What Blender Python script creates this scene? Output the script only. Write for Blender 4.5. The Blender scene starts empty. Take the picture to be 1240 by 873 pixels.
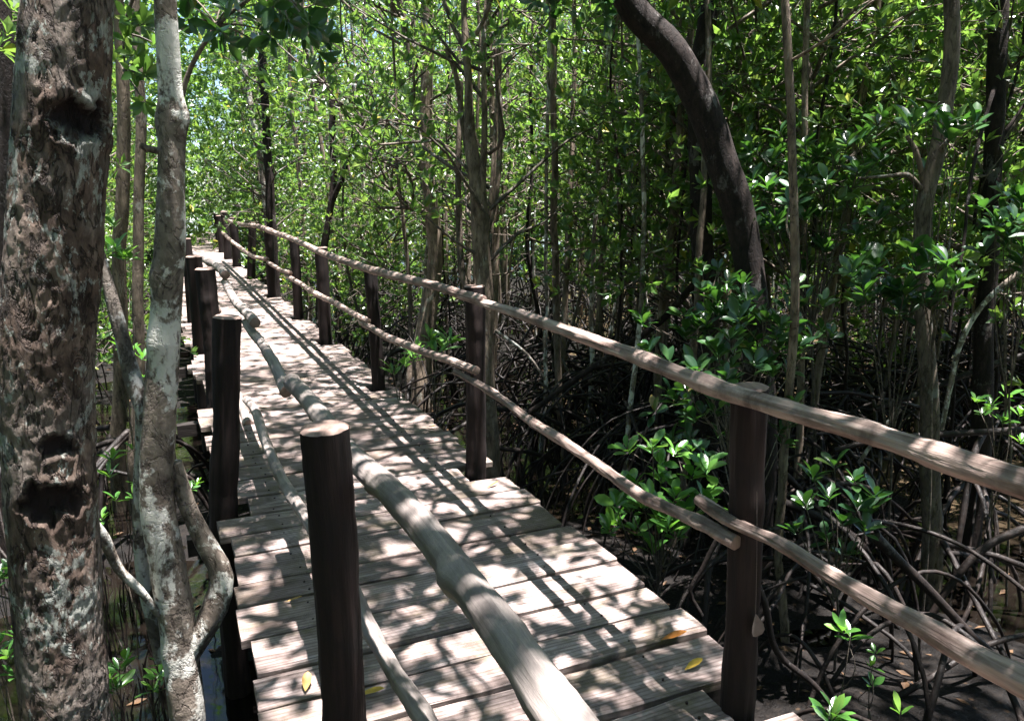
import bpy, math, random
import numpy as np
from mathutils import Vector, Matrix
random.seed(7); RNG = np.random.default_rng(7)
PI = math.pi
sc = bpy.context.scene
COL = sc.collection
# ------------------------------------------------------------------ camera geometry
F = 900.0; PITCH = math.radians(12.3); H = 1.6
CP, SP = math.cos(PITCH), math.sin(PITCH)
HD = np.array([-0.423, 0.906]); RD = np.array([0.906, 0.423])      # along / across the boardwalk
GROUND = -1.15
def kk(py):
    v = (436.5 - py) / F
    return (SP - v * CP) / (CP + v * SP)
def ray(px, py):
    u = (px - 620) / F; v = (436.5 - py) / F
    return np.array([u, CP + v * SP, -SP + v * CP])
def at(px, py, Y):                      # point seen at a pixel of the photo, at ground distance Y ahead
    d = ray(px, py); t = Y / d[1]
    return np.array([d[0] * t, Y, H + d[2] * t])
def onl(px, py, l):                     # point seen at a pixel, on the vertical plane running l metres across the walk
    d = ray(px, py); t = l / (d[0] * RD[0] + d[1] * RD[1])
    return np.array([d[0] * t, d[1] * t, H + d[2] * t])
def bend(s):
    return 0.005 * max(0.0, s - 22.0) ** 2
def W(s, l, z=0.0):
    q = HD * s + RD * (l + bend(s))
    return np.array([q[0], q[1], z])
def zat(s, l, py):
    w = W(s, l); return H - w[1] * kk(py)
def sl(p):
    s = p[0] * HD[0] + p[1] * HD[1]; return s, p[0] * RD[0] + p[1] * RD[1] - bend(s)

# ------------------------------------------------------------------ numpy noise
_P = np.random.default_rng(3).random((64, 64, 64)).astype(np.float32)
def vnoise(p):
    p = np.asarray(p, dtype=np.float64); i = np.floor(p).astype(int); f = p - i; f = f * f * (3 - 2 * f)
    r = 0
    for dx in (0, 1):
        wx = f[..., 0] if dx else 1 - f[..., 0]
        for dy in (0, 1):
            wy = f[..., 1] if dy else 1 - f[..., 1]
            for dz in (0, 1):
                wz = f[..., 2] if dz else 1 - f[..., 2]
                r = r + wx * wy * wz * _P[(i[..., 0] + dx) & 63, (i[..., 1] + dy) & 63, (i[..., 2] + dz) & 63]
    return r
def fbm(p, o=4):
    r = 0; a = .5; q = np.array(p, dtype=np.float64)
    for _ in range(o):
        r = r + a * (vnoise(q) - .5) * 2; q = q * 2.03 + 7.1; a *= .5
    return r

# ------------------------------------------------------------------ mesh buffer
class MB:
    def __init__(s): s.v = []; s.f = []; s.uv = []; s.m = []; s.n = 0; s.id = []
    def add(s, verts, faces, uvs, mat=0, pid=0.0):
        """verts (n,3); faces list of equal-or-mixed index tuples; uvs per face-corner list"""
        s.v.append(np.asarray(verts, dtype=np.float64))
        for k, fc in enumerate(faces):
            s.f.append(tuple(i + s.n for i in fc)); s.m.append(mat)
            s.uv.extend(uvs[k]); s.id.extend([pid] * len(fc))
        s.n += len(verts)
    def build(s, name, mats, parent=None, smooth=True):
        me = bpy.data.meshes.new(name)
        V = np.concatenate(s.v); me.from_pydata(V.tolist(), [], s.f)
        ul = me.uv_layers.new(name='uv'); ul.data.foreach_set('uv', np.asarray(s.uv, dtype=np.float32).ravel())
        if any(s.id):
            a = me.attributes.new('pid', 'FLOAT', 'CORNER'); a.data.foreach_set('value', np.asarray(s.id, dtype=np.float32))
        for m in (mats if isinstance(mats, (list, tuple)) else [mats]): me.materials.append(m)
        me.polygons.foreach_set('material_index', np.asarray(s.m, dtype=np.int32))
        me.polygons.foreach_set('use_smooth', [smooth] * len(s.f))
        me.update()
        return link(name, me, parent)
def link(name, me, parent=None):
    o = bpy.data.objects.new(name, me); COL.objects.link(o)
    if parent is not None: o.parent = parent
    return o
def tag(o, label=None, cat=None, group=None, kind=None):
    if label: o['label'] = label
    if cat: o['category'] = cat
    if group: o['group'] = group
    if kind: o['kind'] = kind
    return o
def empty(name, loc, label, cat, group=None, rz=0, scale=1):
    o = bpy.data.objects.new(name, None); COL.objects.link(o)
    o.location = tuple(map(float, loc)); o.rotation_euler.z = rz; o.scale = (scale,) * 3
    o.empty_display_size = .2
    return tag(o, label, cat, group)

def resample(pts, rad, step):
    pts = np.asarray(pts, float); rad = np.asarray(rad, float); n = len(pts)
    d = np.linalg.norm(np.diff(pts, axis=0), axis=1) + 1e-9; u = np.diff(pts, axis=0) / d[:, None]
    tg = np.zeros_like(pts); tg[0] = u[0]; tg[-1] = u[-1]
    for i in range(1, n - 1): tg[i] = (u[i] * d[i - 1] + u[i - 1] * d[i]) / (d[i] + d[i - 1])
    out = []; ro = []
    for i in range(n - 1):
        m = max(1, int(math.ceil(d[i] / step))); t = (np.arange(m) / m)[:, None]
        out.append((2 * t**3 - 3 * t**2 + 1) * pts[i] + (t**3 - 2 * t**2 + t) * tg[i] * d[i] + (-2 * t**3 + 3 * t**2) * pts[i + 1] + (t**3 - t**2) * tg[i + 1] * d[i])
        ro.append(rad[i] + (rad[i + 1] - rad[i]) * t[:, 0])
    out.append(pts[-1:]); ro.append(rad[-1:])
    return np.vstack(out), np.concatenate(ro)
def tube(mb, pts, rad, sides=8, step=.15, amp=0.0, nscale=6.0, knots=(), wob=0.0, mat=0, capmat=None, cap=True, seed=0, dispf=None, flat=1.0):
    P, R = resample(pts, rad, step)
    n = len(P)
    if wob:
        q = np.arange(n)[:, None] * step * 2.2
        off = np.stack([vnoise(np.concatenate([q, q * 0 + seed + 11 * k, q * 0 + .5], 1)) - .5 for k in range(3)], 1) * 2 * wob
        env = np.minimum(1, np.minimum(np.arange(n), n - 1 - np.arange(n)) / 3.0)[:, None]
        P = P + off * env
    T = np.gradient(P, axis=0); T /= np.linalg.norm(T, axis=1)[:, None] + 1e-9
    up = np.array([0, 0, 1.]) if abs(T[0][2]) < .8 else np.array([1., 0, 0])
    A = np.zeros_like(P); a = up - T[0] * (up @ T[0]); a /= np.linalg.norm(a)
    for i in range(n):
        a = a - T[i] * (a @ T[i]); a /= np.linalg.norm(a); A[i] = a
    B = np.cross(T, A)
    th = np.arange(sides) / sides * 2 * PI
    C = np.cos(th); S = np.sin(th)
    L = np.concatenate([[0], np.cumsum(np.linalg.norm(np.diff(P, axis=0), axis=1))])
    rr = R[:, None] * np.ones(sides)[None]
    dirv = A[:, None, :] * C[None, :, None] + B[:, None, :] * S[None, :, None] * flat
    for (kl, ka, ks, kr) in knots:                       # length along, angle, size, bulge
        g = np.exp(-((L[:, None] - kl) / ks) ** 2 - ((np.angle(np.exp(1j * (th[None] - ka)))) * R[:, None] / ks * .8) ** 2)
        rr = rr + g * kr
    if amp:
        base = P[:, None, :] + dirv * R[:, None, None]
        rr = rr * (1 + amp * fbm(base * nscale + seed * 3.7, 3))
    V = P[:, None, :] + dirv * rr[:, :, None]
    if dispf is not None: V = V + dirv * dispf(V, L[:, None] + 0 * th[None], th[None] + 0 * L[:, None])[:, :, None]
    V = V.reshape(-1, 3)
    F_ = []; U = []
    circ = 2 * PI * float(R.mean())
    for i in range(n - 1):
        for j in range(sides):
            k = (j + 1) % sides
            F_.append((i * sides + j, i * sides + k, (i + 1) * sides + k, (i + 1) * sides + j))
            u0, u1 = j / sides * circ, (j + 1) / sides * circ
            U.append(((u0, L[i]), (u1, L[i]), (u1, L[i + 1]), (u0, L[i + 1])))
    mb.add(V, F_, U, mat, seed * .137 % 1 + .01)
    if cap:
        cm = mat if capmat is None else capmat
        for e, i in ((0, 0), (1, n - 1)):
            ring = V[i * sides:(i + 1) * sides]; c = ring.mean(0) + T[i] * (R[i] * .08) * (1 if e else -1)
            inner = c + (ring - c) * .82 
            inner = inner + (c - inner).mean(0) 
            vv = np.vstack([ring, ring * .14 + inner * .86 + T[i] * R[i] * .05 * (1 if e else -1), c[None]])
            ff = []; uu = []
            for j in range(sides):
                k = (j + 1) % sides
                q = (j, k, sides + k, sides + j); t3 = (sides + j, sides + k, 2 * sides)
                if not e: q = q[::-1]; t3 = t3[::-1]
                ff.append(q); uu.append([(vv[x][0], vv[x][1]) for x in q])
                ff.append(t3); uu.append([(vv[x][0], vv[x][1]) for x in t3])
            mb.add(vv, ff, uu, cm, seed * .137 % 1 + .01)
    return P, R, T

# leaves: ts/ws give the outline; built vectorised
def leaf_mesh(pos, d, nrm, L, Wd, near=False, droop=.15, fold=.18):
    if near: ts = [0, .14, .38, .62, .84, 1]; ws = [0, .34, .84, 1, .7, 0]
    else: ts = [0, .58, 1]; ws = [0, 1, 0]
    N = len(pos)
    d = d / np.linalg.norm(d, axis=1)[:, None]
    side = np.cross(d, nrm); side /= np.linalg.norm(side, axis=1)[:, None] + 1e-9
    n2 = np.cross(side, d)
    verts = []; idx = []; c = 0
    for t, w in zip(ts, ws):
        cen = pos + d * (L * t)[:, None] - n2 * (L * droop * t * t)[:, None]
        if w == 0: verts.append(cen); idx.append((c,)); c += 1
        else:
            up = n2 * (Wd * fold * w)[:, None]
            verts += [cen - side * (Wd * w * .5)[:, None] + up, cen, cen + side * (Wd * w * .5)[:, None] + up]
            idx.append((c, c + 1, c + 2)); c += 3
    V = np.stack(verts, 1).reshape(-1, 3)
    F0 = []
    for a, b in zip(idx[:-1], idx[1:]):
        if len(a) == 1: F0 += [(a[0], b[1], b[0]), (a[0], b[2], b[1])]
        elif len(b) == 1: F0 += [(a[0], a[1], b[0]), (a[1], a[2], b[0])]
        else: F0 += [(a[0], a[1], b[1]), (a[0], b[1], b[0]), (a[1], a[2], b[2]), (a[1], b[2], b[1])]
    F0 = np.array(F0)
    Fa = (F0[None] + (np.arange(N) * c)[:, None, None]).reshape(-1, 3)
    return V, Fa
def rosette_leaves(pos, axis, K, L, near=False, spread=(.6, 1.25), droop=.15, ratio=.45, seed=0, fold=.18):
    """pos (R,3), axis (R,3): K leaves about each"""
    r = np.random.default_rng(seed); R_ = len(pos)
    axis = axis / (np.linalg.norm(axis, axis=1)[:, None] + 1e-9)
    ref = np.where(np.abs(axis[:, 2:3]) < .9, np.array([[0, 0, 1.]]), np.array([[1., 0, 0]]))
    a = np.cross(axis, ref); a /= np.linalg.norm(a, axis=1)[:, None]; b = np.cross(axis, a)
    ph0 = r.random(R_) * 6.28
    P = []; D = []; Nn = []; Ls = []
    for k in range(K):
        ph = ph0 + k * 2.4 + r.normal(0, .25, R_)
        tilt = r.uniform(*spread, R_) * (.55 + .45 * (k + 1) / K)
        rad = a * np.cos(ph)[:, None] + b * np.sin(ph)[:, None]
        dd = axis * np.cos(tilt)[:, None] + rad * np.sin(tilt)[:, None]
        nn = axis * np.sin(tilt)[:, None] - rad * np.cos(tilt)[:, None] + r.normal(0, .25, (R_, 3))
        P.append(pos - axis * (k * L * .05) + rad * L * .04); D.append(dd); Nn.append(nn)
        Ls.append(L * r.uniform(.6, 1.15, R_))
    P = np.concatenate(P); D = np.concatenate(D); Nn = np.concatenate(Nn); Ls = np.concatenate(Ls)
    return leaf_mesh(P, D, Nn, Ls, Ls * ratio * r.uniform(.8, 1.15, len(Ls)), near, droop, fold)
def leaves_to_mesh(name, V, Fa, mats, twig=None, smooth=False):
    """leaves plus an MB of twigs, in one mesh"""
    me = bpy.data.meshes.new(name)
    nl = len(V); Ft = []; nv = 0
    if twig is not None and twig.n:
        TV = np.concatenate(twig.v); V = np.vstack([V, TV]); Ft = [tuple(i + nl for i in f) for f in twig.f]
    loops = [Fa.ravel()]; tot = [np.full(len(Fa), 3)]
    if Ft:
        loops.append(np.array([i for f in Ft for i in f])); tot.append(np.array([len(f) for f in Ft]))
    loops = np.concatenate(loops).astype(np.int32); tot = np.concatenate(tot).astype(np.int32)
    st = np.concatenate([[0], np.cumsum(tot)[:-1]]).astype(np.int32)
    me.vertices.add(len(V)); me.vertices.foreach_set('co', V.astype(np.float32).ravel())
    me.loops.add(len(loops)); me.loops.foreach_set('vertex_index', loops)
    me.polygons.add(len(tot)); me.polygons.foreach_set('loop_start', st)
    me.polygons.foreach_set('loop_total', tot)
    mi = np.zeros(len(tot), np.int32); mi[len(Fa):] = 1
    for m in mats: me.materials.append(m)
    me.polygons.foreach_set('material_index', mi)
    sm = np.full(len(tot), smooth); sm[len(Fa):] = True
    me.polygons.foreach_set('use_smooth', sm)
    me.update(calc_edges=True); me.validate()
    return me

# ------------------------------------------------------------------ materials
def newmat(name):
    m = bpy.data.materials.new(name); m.use_nodes = True
    nt = m.node_tree; nt.nodes.clear()
    out = nt.nodes.new('ShaderNodeOutputMaterial')
    return m, nt, out
class NB:
    def __init__(s, nt): s.nt = nt
    def n(s, t, ins=None, **kw):
        nd = s.nt.nodes.new(t)
        for k, v in kw.items(): setattr(nd, k, v)
        for k, v in (ins or {}).items():
            sock = nd.inputs[k]
            if isinstance(v, bpy.types.NodeSocket): s.nt.links.new(v, sock)
            else: sock.default_value = v
        return nd
    def ramp(s, fac, stops, interp='LINEAR'):
        nd = s.nt.nodes.new('ShaderNodeValToRGB'); cr = nd.color_ramp; cr.interpolation = interp
        while len(cr.elements) < len(stops): cr.elements.new(.5)
        for e, (p, c) in zip(cr.elements, stops):
            e.position = p; e.color = (c if len(c) == 4 else (*c, 1)) if not isinstance(c, (int, float)) else (c, c, c, 1)
        s.nt.links.new(fac, nd.inputs[0]); return nd.outputs[0]
    def mix(s, fac, a, b, mode='MIX'):
        nd = s.n('ShaderNodeMix', data_type='RGBA', blend_type=mode)
        for k, v in ((0, fac), (6, a), (7, b)):
            if isinstance(v, bpy.types.NodeSocket): s.nt.links.new(v, nd.inputs[k])
            else: nd.inputs[k].default_value = v if not isinstance(v, tuple) or len(v) == 4 else (*v, 1)
        return nd.outputs[2]
    def math(s, op, a, b=0.0, clamp=False):
        nd = s.n('ShaderNodeMath', operation=op, use_clamp=clamp)
        for k, v in ((0, a), (1, b)):
            if isinstance(v, bpy.types.NodeSocket): s.nt.links.new(v, nd.inputs[k])
            else: nd.inputs[k].default_value = v
        return nd.outputs[0]
    def noise(s, vec, scale, detail=4, rough=.6, dist=0.0):
        return s.n('ShaderNodeTexNoise', {'Vector': vec, 'Scale': scale, 'Detail': detail, 'Roughness': rough, 'Distortion': dist}).outputs[0]
    def mapping(s, vec, scale=(1, 1, 1), loc=(0, 0, 0)):
        return s.n('ShaderNodeMapping', {'Vector': vec, 'Scale': scale, 'Location': loc}).outputs[0]
def finish(nb, out, color, rough=.8, bump=None, bstr=.5, bdist=.01, spec=.3, rsock=None):
    p = nb.n('ShaderNodeBsdfPrincipled', {'Base Color': color, 'Roughness': rough if rsock is None else rsock, 'Specular IOR Level': spec})
    if bump is not None:
        b = nb.n('ShaderNodeBump', {'Height': bump, 'Strength': bstr, 'Distance': bdist})
        nb.nt.links.new(b.outputs[0], p.inputs['Normal'])
    nb.nt.links.new(p.outputs[0], out.inputs[0]); return p

def leaf_material(name, stops, trans, tfac=.3, rough=.3):
    m, nt, out = newmat(name); nb = NB(nt)
    g = nb.n('ShaderNodeNewGeometry'); oi = nb.n('ShaderNodeObjectInfo')
    col = nb.ramp(g.outputs['Random Per Island'], stops)
    col = nb.mix(.35, col, nb.ramp(oi.outputs['Random'], [(0, (.55, .75, .6)), (.5, (1, 1, 1)), (1, (1.5, 1.3, .8))]), 'MULTIPLY')
    nz = nb.noise(nb.n('ShaderNodeTexCoord').outputs['Object'], 45, 2)
    col = nb.mix(.5, col, nb.ramp(nz, [(.3, (.7, .75, .7)), (.7, (1.25, 1.2, 1.2))]), 'MULTIPLY')
    p = nb.n('ShaderNodeBsdfPrincipled', {'Base Color': col, 'Roughness': rough, 'Specular IOR Level': .7})
    tc = nb.mix(.6, trans, nb.ramp(g.outputs['Random Per Island'], [(0, (.5, .8, .5)), (1, (1.2, 1.1, .8))]), 'MULTIPLY')
    t = nb.n('ShaderNodeBsdfTranslucent', {'Color': tc})
    mx = nb.n('ShaderNodeMixShader', {0: tfac, 1: p.outputs[0], 2: t.outputs[0]})
    nt.links.new(mx.outputs[0], out.inputs[0]); return m
LEAF = leaf_material('mangrove_leaf', [(0, (.014, .036, .012)), (.45, (.034, .08, .022)), (.85, (.075, .14, .03)), (.93, (.13, .19, .03)), (.975, (.22, .25, .035)), (1, (.34, .25, .03))], (.25, .42, .075), .36)
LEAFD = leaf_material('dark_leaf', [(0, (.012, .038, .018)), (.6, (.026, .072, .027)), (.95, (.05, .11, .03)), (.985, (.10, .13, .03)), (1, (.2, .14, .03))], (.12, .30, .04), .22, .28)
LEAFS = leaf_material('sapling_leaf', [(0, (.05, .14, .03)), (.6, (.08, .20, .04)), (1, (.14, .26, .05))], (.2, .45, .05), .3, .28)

def bark_material(name, c1, c2, crack, lichen, lamt=.5, zs=.35, sc_=14, bd=.012, rough=.85):
    m, nt, out = newmat(name); nb = NB(nt)
    co = nb.n('ShaderNodeTexCoord').outputs['Object']; oi = nb.n('ShaderNodeObjectInfo')
    v = nb.mapping(co, (1, 1, zs))
    n1 = nb.noise(v, sc_, 6, .65, .3); n2 = nb.noise(v, sc_ * 3.5, 5, .7)
    col = nb.ramp(n1, [(.32, c1), (.68, c2)])
    col = nb.mix(.55, col, nb.ramp(n2, [(.3, (.45, .42, .4)), (.7, (1.5, 1.45, 1.4))]), 'MULTIPLY')
    nr = nb.noise(nb.mapping(co, (1, 1, zs * .8), (1.7, .3, 2.1)), sc_ * 1.3, 5, .6, .5)
    ck = nb.math('ABSOLUTE', nb.math('SUBTRACT', nr, .5))
    ckc = nb.math('MULTIPLY', nb.ramp(ck, [(.0, 1), (.035, 0)]), nb.ramp(n2, [(.35, 1), (.65, .3)]))
    col = nb.mix(nb.math('MULTIPLY', ckc, .8), col, crack)
    ln = nb.noise(nb.mapping(co, (1, 1, .7)), 5.5, 5, .62, .6)
    lf = nb.ramp(nb.math('ADD', ln, nb.math('MULTIPLY', nb.math('SUBTRACT', n2, .5), .35)), [(.60, 0), (.66, 1)])
    col = nb.mix(nb.math('MULTIPLY', lf, lamt), col, lichen)
    col = nb.mix(.5, col, nb.ramp(oi.outputs['Random'], [(0, (.5, .5, .5)), (1, (1.5, 1.4, 1.3))]), 'MULTIPLY')
    h = nb.math('ADD', nb.math('MULTIPLY', n1, .5), nb.math('ADD', nb.math('MULTIPLY', n2, .5), nb.math('MULTIPLY', ckc, -.45)))
    finish(nb, out, col, rough, h, .8, bd, .25); return m
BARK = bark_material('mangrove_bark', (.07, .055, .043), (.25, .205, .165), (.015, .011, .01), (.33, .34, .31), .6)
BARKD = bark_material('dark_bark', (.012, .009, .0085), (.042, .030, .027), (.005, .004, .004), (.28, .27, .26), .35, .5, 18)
BARKP = bark_material('pale_bark', (.085, .07, .06), (.27, .235, .205), (.03, .022, .02), (.56, .56, .53), 1.0, .8, 10, .014)
for _n in BARKP.node_tree.nodes:
    if _n.type == 'VALTORGB' and len(_n.color_ramp.elements) == 2 and abs(_n.color_ramp.elements[0].position - .60) < 1e-4: _n.color_ramp.elements[0].position = .50; _n.color_ramp.elements[1].position = .56
ROOT = bark_material('root_bark', (.007, .0055, .0055), (.03, .023, .021), (.005, .004, .004), (.20, .18, .17), .35, 1, 12, .006, .55)
TWIG = bark_material('twig_bark', (.06, .05, .042), (.20, .17, .145), (.03, .025, .02), (.4, .4, .38), .4, 1, 20, .004)

def wood_material(name, c1, c2, stain, fine=90, bd=.002, rough=.7, endc=None, dark=.5, spec=.3):
    """grain runs along uv.y"""
    m, nt, out = newmat(name); nb = NB(nt)
    uv = nb.n('ShaderNodeUVMap').outputs[0]
    pid = nb.n('ShaderNodeAttribute', attribute_name='pid').outputs['Fac']
    comb = nb.n('ShaderNodeCombineXYZ', {'Z': nb.math('MULTIPLY', pid, 37.0), 'X': nb.math('MULTIPLY', pid, 5.3), 'Y': nb.math('MULTIPLY', pid, 11.1)}).outputs[0]
    v0 = nb.n('ShaderNodeVectorMath', {0: uv, 1: comb}).outputs[0]
    n1 = nb.noise(nb.mapping(v0, (1, .07, 1)), fine, 5, .65, .15)
    n2 = nb.noise(nb.mapping(v0, (1, .25, 1)), fine * .12, 4, .6, .8)
    n3 = nb.noise(v0, 6, 5, .65, .4)
    col = nb.ramp(n1, [(.3, c1), (.7, c2)])
    col = nb.mix(.6, col, nb.ramp(n2, [(.3, (.6, .57, .55)), (.7, (1.35, 1.33, 1.3))]), 'MULTIPLY')
    col = nb.mix(nb.math('MULTIPLY', nb.ramp(n3, [(.52, 0), (.7, 1)]), dark), col, stain)
    col = nb.mix(.6, col, nb.ramp(nb.n('ShaderNodeTexWhiteNoise', {'W': pid}, noise_dimensions='1D').outputs[0], [(0, (.6, .58, .56)), (1, (1.3, 1.28, 1.25))]), 'MULTIPLY')
    h = nb.math('ADD', n1, nb.math('MULTIPLY', n2, .6))
    finish(nb, out, col, rough, h, .7, bd, spec); return m
RAILR = wood_material('rough_pole_wood', (.10, .064, .053), (.43, .345, .31), (.06, .038, .033), 45, .009, .7, dark=.85)
RAILL = wood_material('smooth_pole_wood', (.15, .128, .122), (.34, .30, .285), (.085, .07, .068), 50, .004, .6, dark=.7)
POST = wood_material('dark_post_wood', (.0035, .002, .002), (.022, .0125, .0115), (.008, .006, .006), 34, .010, .8, dark=.8)
CUT = wood_material('cut_wood', (.13, .085, .072), (.33, .24, .21), (.06, .038, .032), 30, .003, .75)
BEAM = wood_material('wet_beam_wood', (.01, .008, .007), (.03, .023, .021), (.01, .008, .008), 60, .004, .75)

def deck_material():
    m, nt, out = newmat('plank_wood'); nb = NB(nt)
    uv = nb.n('ShaderNodeUVMap').outputs[0]
    pid = nb.n('ShaderNodeAttribute', attribute_name='pid').outputs['Fac']
    wn = nb.n('ShaderNodeTexWhiteNoise', {'W': nb.math('MULTIPLY', pid, 917.0)}, noise_dimensions='1D')
    comb = nb.n('ShaderNodeCombineXYZ', {'Z': nb.math('MULTIPLY', pid, 370.0), 'X': nb.math('MULTIPLY', wn.outputs[0], 9.0), 'Y': 0.0}).outputs[0]
    v0 = nb.n('ShaderNodeVectorMath', {0: uv, 1: comb}).outputs[0]          # x along the plank
    g1 = nb.noise(nb.mapping(v0, (.05, 1, 1)), 120, 5, .7, .1)
    g2 = nb.noise(nb.mapping(v0, (.22, 1, 1)), 14, 5, .6, 1.1)
    # saw marks across the plank and growth rings
    wv = nb.n('ShaderNodeTexWave', {'Vector': nb.mapping(v0, (1, .25, 1)), 'Scale': 26, 'Distortion': 2.2, 'Detail': 2, 'Detail Scale': 1.0}, wave_type='BANDS', bands_direction='DIAGONAL')
    rg = nb.n('ShaderNodeTexWave', {'Vector': nb.mapping(v0, (.12, 1, .0)), 'Scale': 17, 'Distortion': 7.0, 'Detail': 2, 'Detail Scale': .8}, wave_type='BANDS', bands_direction='Y')
    n3 = nb.noise(v0, 4.5, 5, .65, .5)
    col = nb.ramp(g2, [(.3, (.12, .088, .08)), (.5, (.27, .218, .208)), (.7, (.46, .40, .395))])
    col = nb.mix(.25, col, nb.ramp(g1, [(.3, (.5, .46, .44)), (.68, (1.25, 1.25, 1.25))]), 'MULTIPLY')
    col = nb.mix(.7, col, nb.ramp(rg.outputs[0], [(0, (.5, .46, .43)), (.45, (1.1, 1.1, 1.1)), (1, (1.15, 1.15, 1.15))]), 'MULTIPLY')
    sawf = nb.math('MULTIPLY', nb.ramp(wn.outputs[0], [(.4, .0), (.75, .3)]), nb.ramp(nb.noise(v0, 2.3, 2), [(.42, 0), (.6, 1)]))
    col = nb.mix(sawf, col, nb.ramp(wv.outputs[0], [(0, (.5, .46, .44)), (.5, (1.1, 1.1, 1.1))]), 'MULTIPLY')
    moss = nb.ramp(nb.math('ADD', n3, nb.math('MULTIPLY', nb.math('SUBTRACT', g1, .5), .25)), [(.48, 0), (.66, 1)])
    col = nb.mix(nb.math('MULTIPLY', moss, .65), col, (.11, .095, .05))
    n4 = nb.noise(nb.mapping(v0, (1, 1, 1), (5, 3, 1)), 7, 6, .7, .3)
    col = nb.mix(nb.math('MULTIPLY', nb.ramp(n4, [(.52, 0), (.66, 1)]), .6), col, (.06, .045, .04))
    # drying checks
    ck = nb.noise(nb.mapping(v0, (.03, 1, 1), (2, 7, 4)), 42, 3, .6, .1)
    ckf = nb.ramp(ck, [(.30, 1), (.345, 0)])
    col = nb.mix(nb.math('MULTIPLY', ckf, .8), col, (.03, .022, .02))
    col = nb.mix(.7, col, nb.ramp(wn.outputs[1], [(0, (.5, .44, .40)), (1, (1.25, 1.2, 1.17))]), 'MULTIPLY')
    h = nb.math('ADD', nb.math('ADD', nb.math('MULTIPLY', g1, .35), nb.math('MULTIPLY', g2, .9)), nb.math('ADD', nb.math('MULTIPLY', ckf, -.9), nb.math('MULTIPLY', nb.math('MULTIPLY', wv.outputs[0], sawf), .5)))
    finish(nb, out, col, .72, h, .8, .003, .3); return m
DECK = deck_material()

def mud_material():
    m, nt, out = newmat('wet_mud'); nb = NB(nt)
    co = nb.n('ShaderNodeTexCoord').outputs['Object']
    n1 = nb.noise(co, 3, 8, .7, .3); n2 = nb.noise(co, 28, 6, .7); n3 = nb.noise(co, .8, 4)
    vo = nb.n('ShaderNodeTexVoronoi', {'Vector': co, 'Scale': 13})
    col = nb.ramp(n1, [(.3, (.003, .0025, .0025)), (.7, (.009, .007, .006))])
    col = nb.mix(nb.ramp(n2, [(.5, 0), (.75, .5)]), col, (.035, .026, .02))
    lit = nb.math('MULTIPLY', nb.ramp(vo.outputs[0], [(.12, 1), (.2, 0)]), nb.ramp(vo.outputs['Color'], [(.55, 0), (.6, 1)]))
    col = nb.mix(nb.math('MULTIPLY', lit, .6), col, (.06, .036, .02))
    h = nb.math('ADD', n1, nb.math('MULTIPLY', n2, .35))
    r = nb.ramp(n2, [(.35, .3), (.6, .85)])
    finish(nb, out, col, .5, h, 1, .05, .18, rsock=r); return m
MUD = mud_material()
def water_material():
    m, nt, out = newmat('muddy_water'); nb = NB(nt)
    co = nb.n('ShaderNodeTexCoord').outputs['Object']
    n1 = nb.noise(co, 2.5, 3); n2 = nb.noise(co, .6, 3)
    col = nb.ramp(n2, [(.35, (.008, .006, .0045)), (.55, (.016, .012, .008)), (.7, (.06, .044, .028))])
    sx = nb.n('ShaderNodeSeparateXYZ', {0: co}); sunlit_water = nb.math('MULTIPLY', nb.ramp(nb.math('MULTIPLY', sx.outputs[1], .05), [(.27, 0), (.36, 1)]), nb.ramp(nb.math('MULTIPLY', sx.outputs[0], .1), [(.02, 0), (.1, 1)]))  # muddy water painted paler ahead right, standing in for sunlit glints
    col = nb.mix(sunlit_water, (.006, .0045, .0035, 1), nb.ramp(n2, [(.35, (.05, .036, .022)), (.65, (.16, .115, .07))]))
    finish(nb, out, col, .06, n1, .12, .03, .5); return m
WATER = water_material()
def plain(name, c, rough=.6, var=.4, scale=20, spec=.4):
    m, nt, out = newmat(name); nb = NB(nt)
    co = nb.n('ShaderNodeTexCoord').outputs['Object']
    n1 = nb.noise(co, scale, 5, .7)
    col = nb.mix(var, (*c, 1), nb.ramp(n1, [(.35, (.35, .3, .25)), (.65, (1.4, 1.35, 1.3))]), 'MULTIPLY')
    finish(nb, out, col, rough, n1, .4, .002, spec); return m
LITTER = plain('wet_litter', (.08, .042, .018), .7)
NAIL = plain('rusty_nail', (.035, .02, .015), .7)
YLEAF = plain('yellow_leaf', (.55, .36, .05)); OLEAF = plain('orange_leaf', (.45, .17, .03)); BLEAF = plain('ochre_leaf', (.42, .26, .08)); WLEAF = plain('withered_leaf', (.17, .14, .13), .9)

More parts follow.
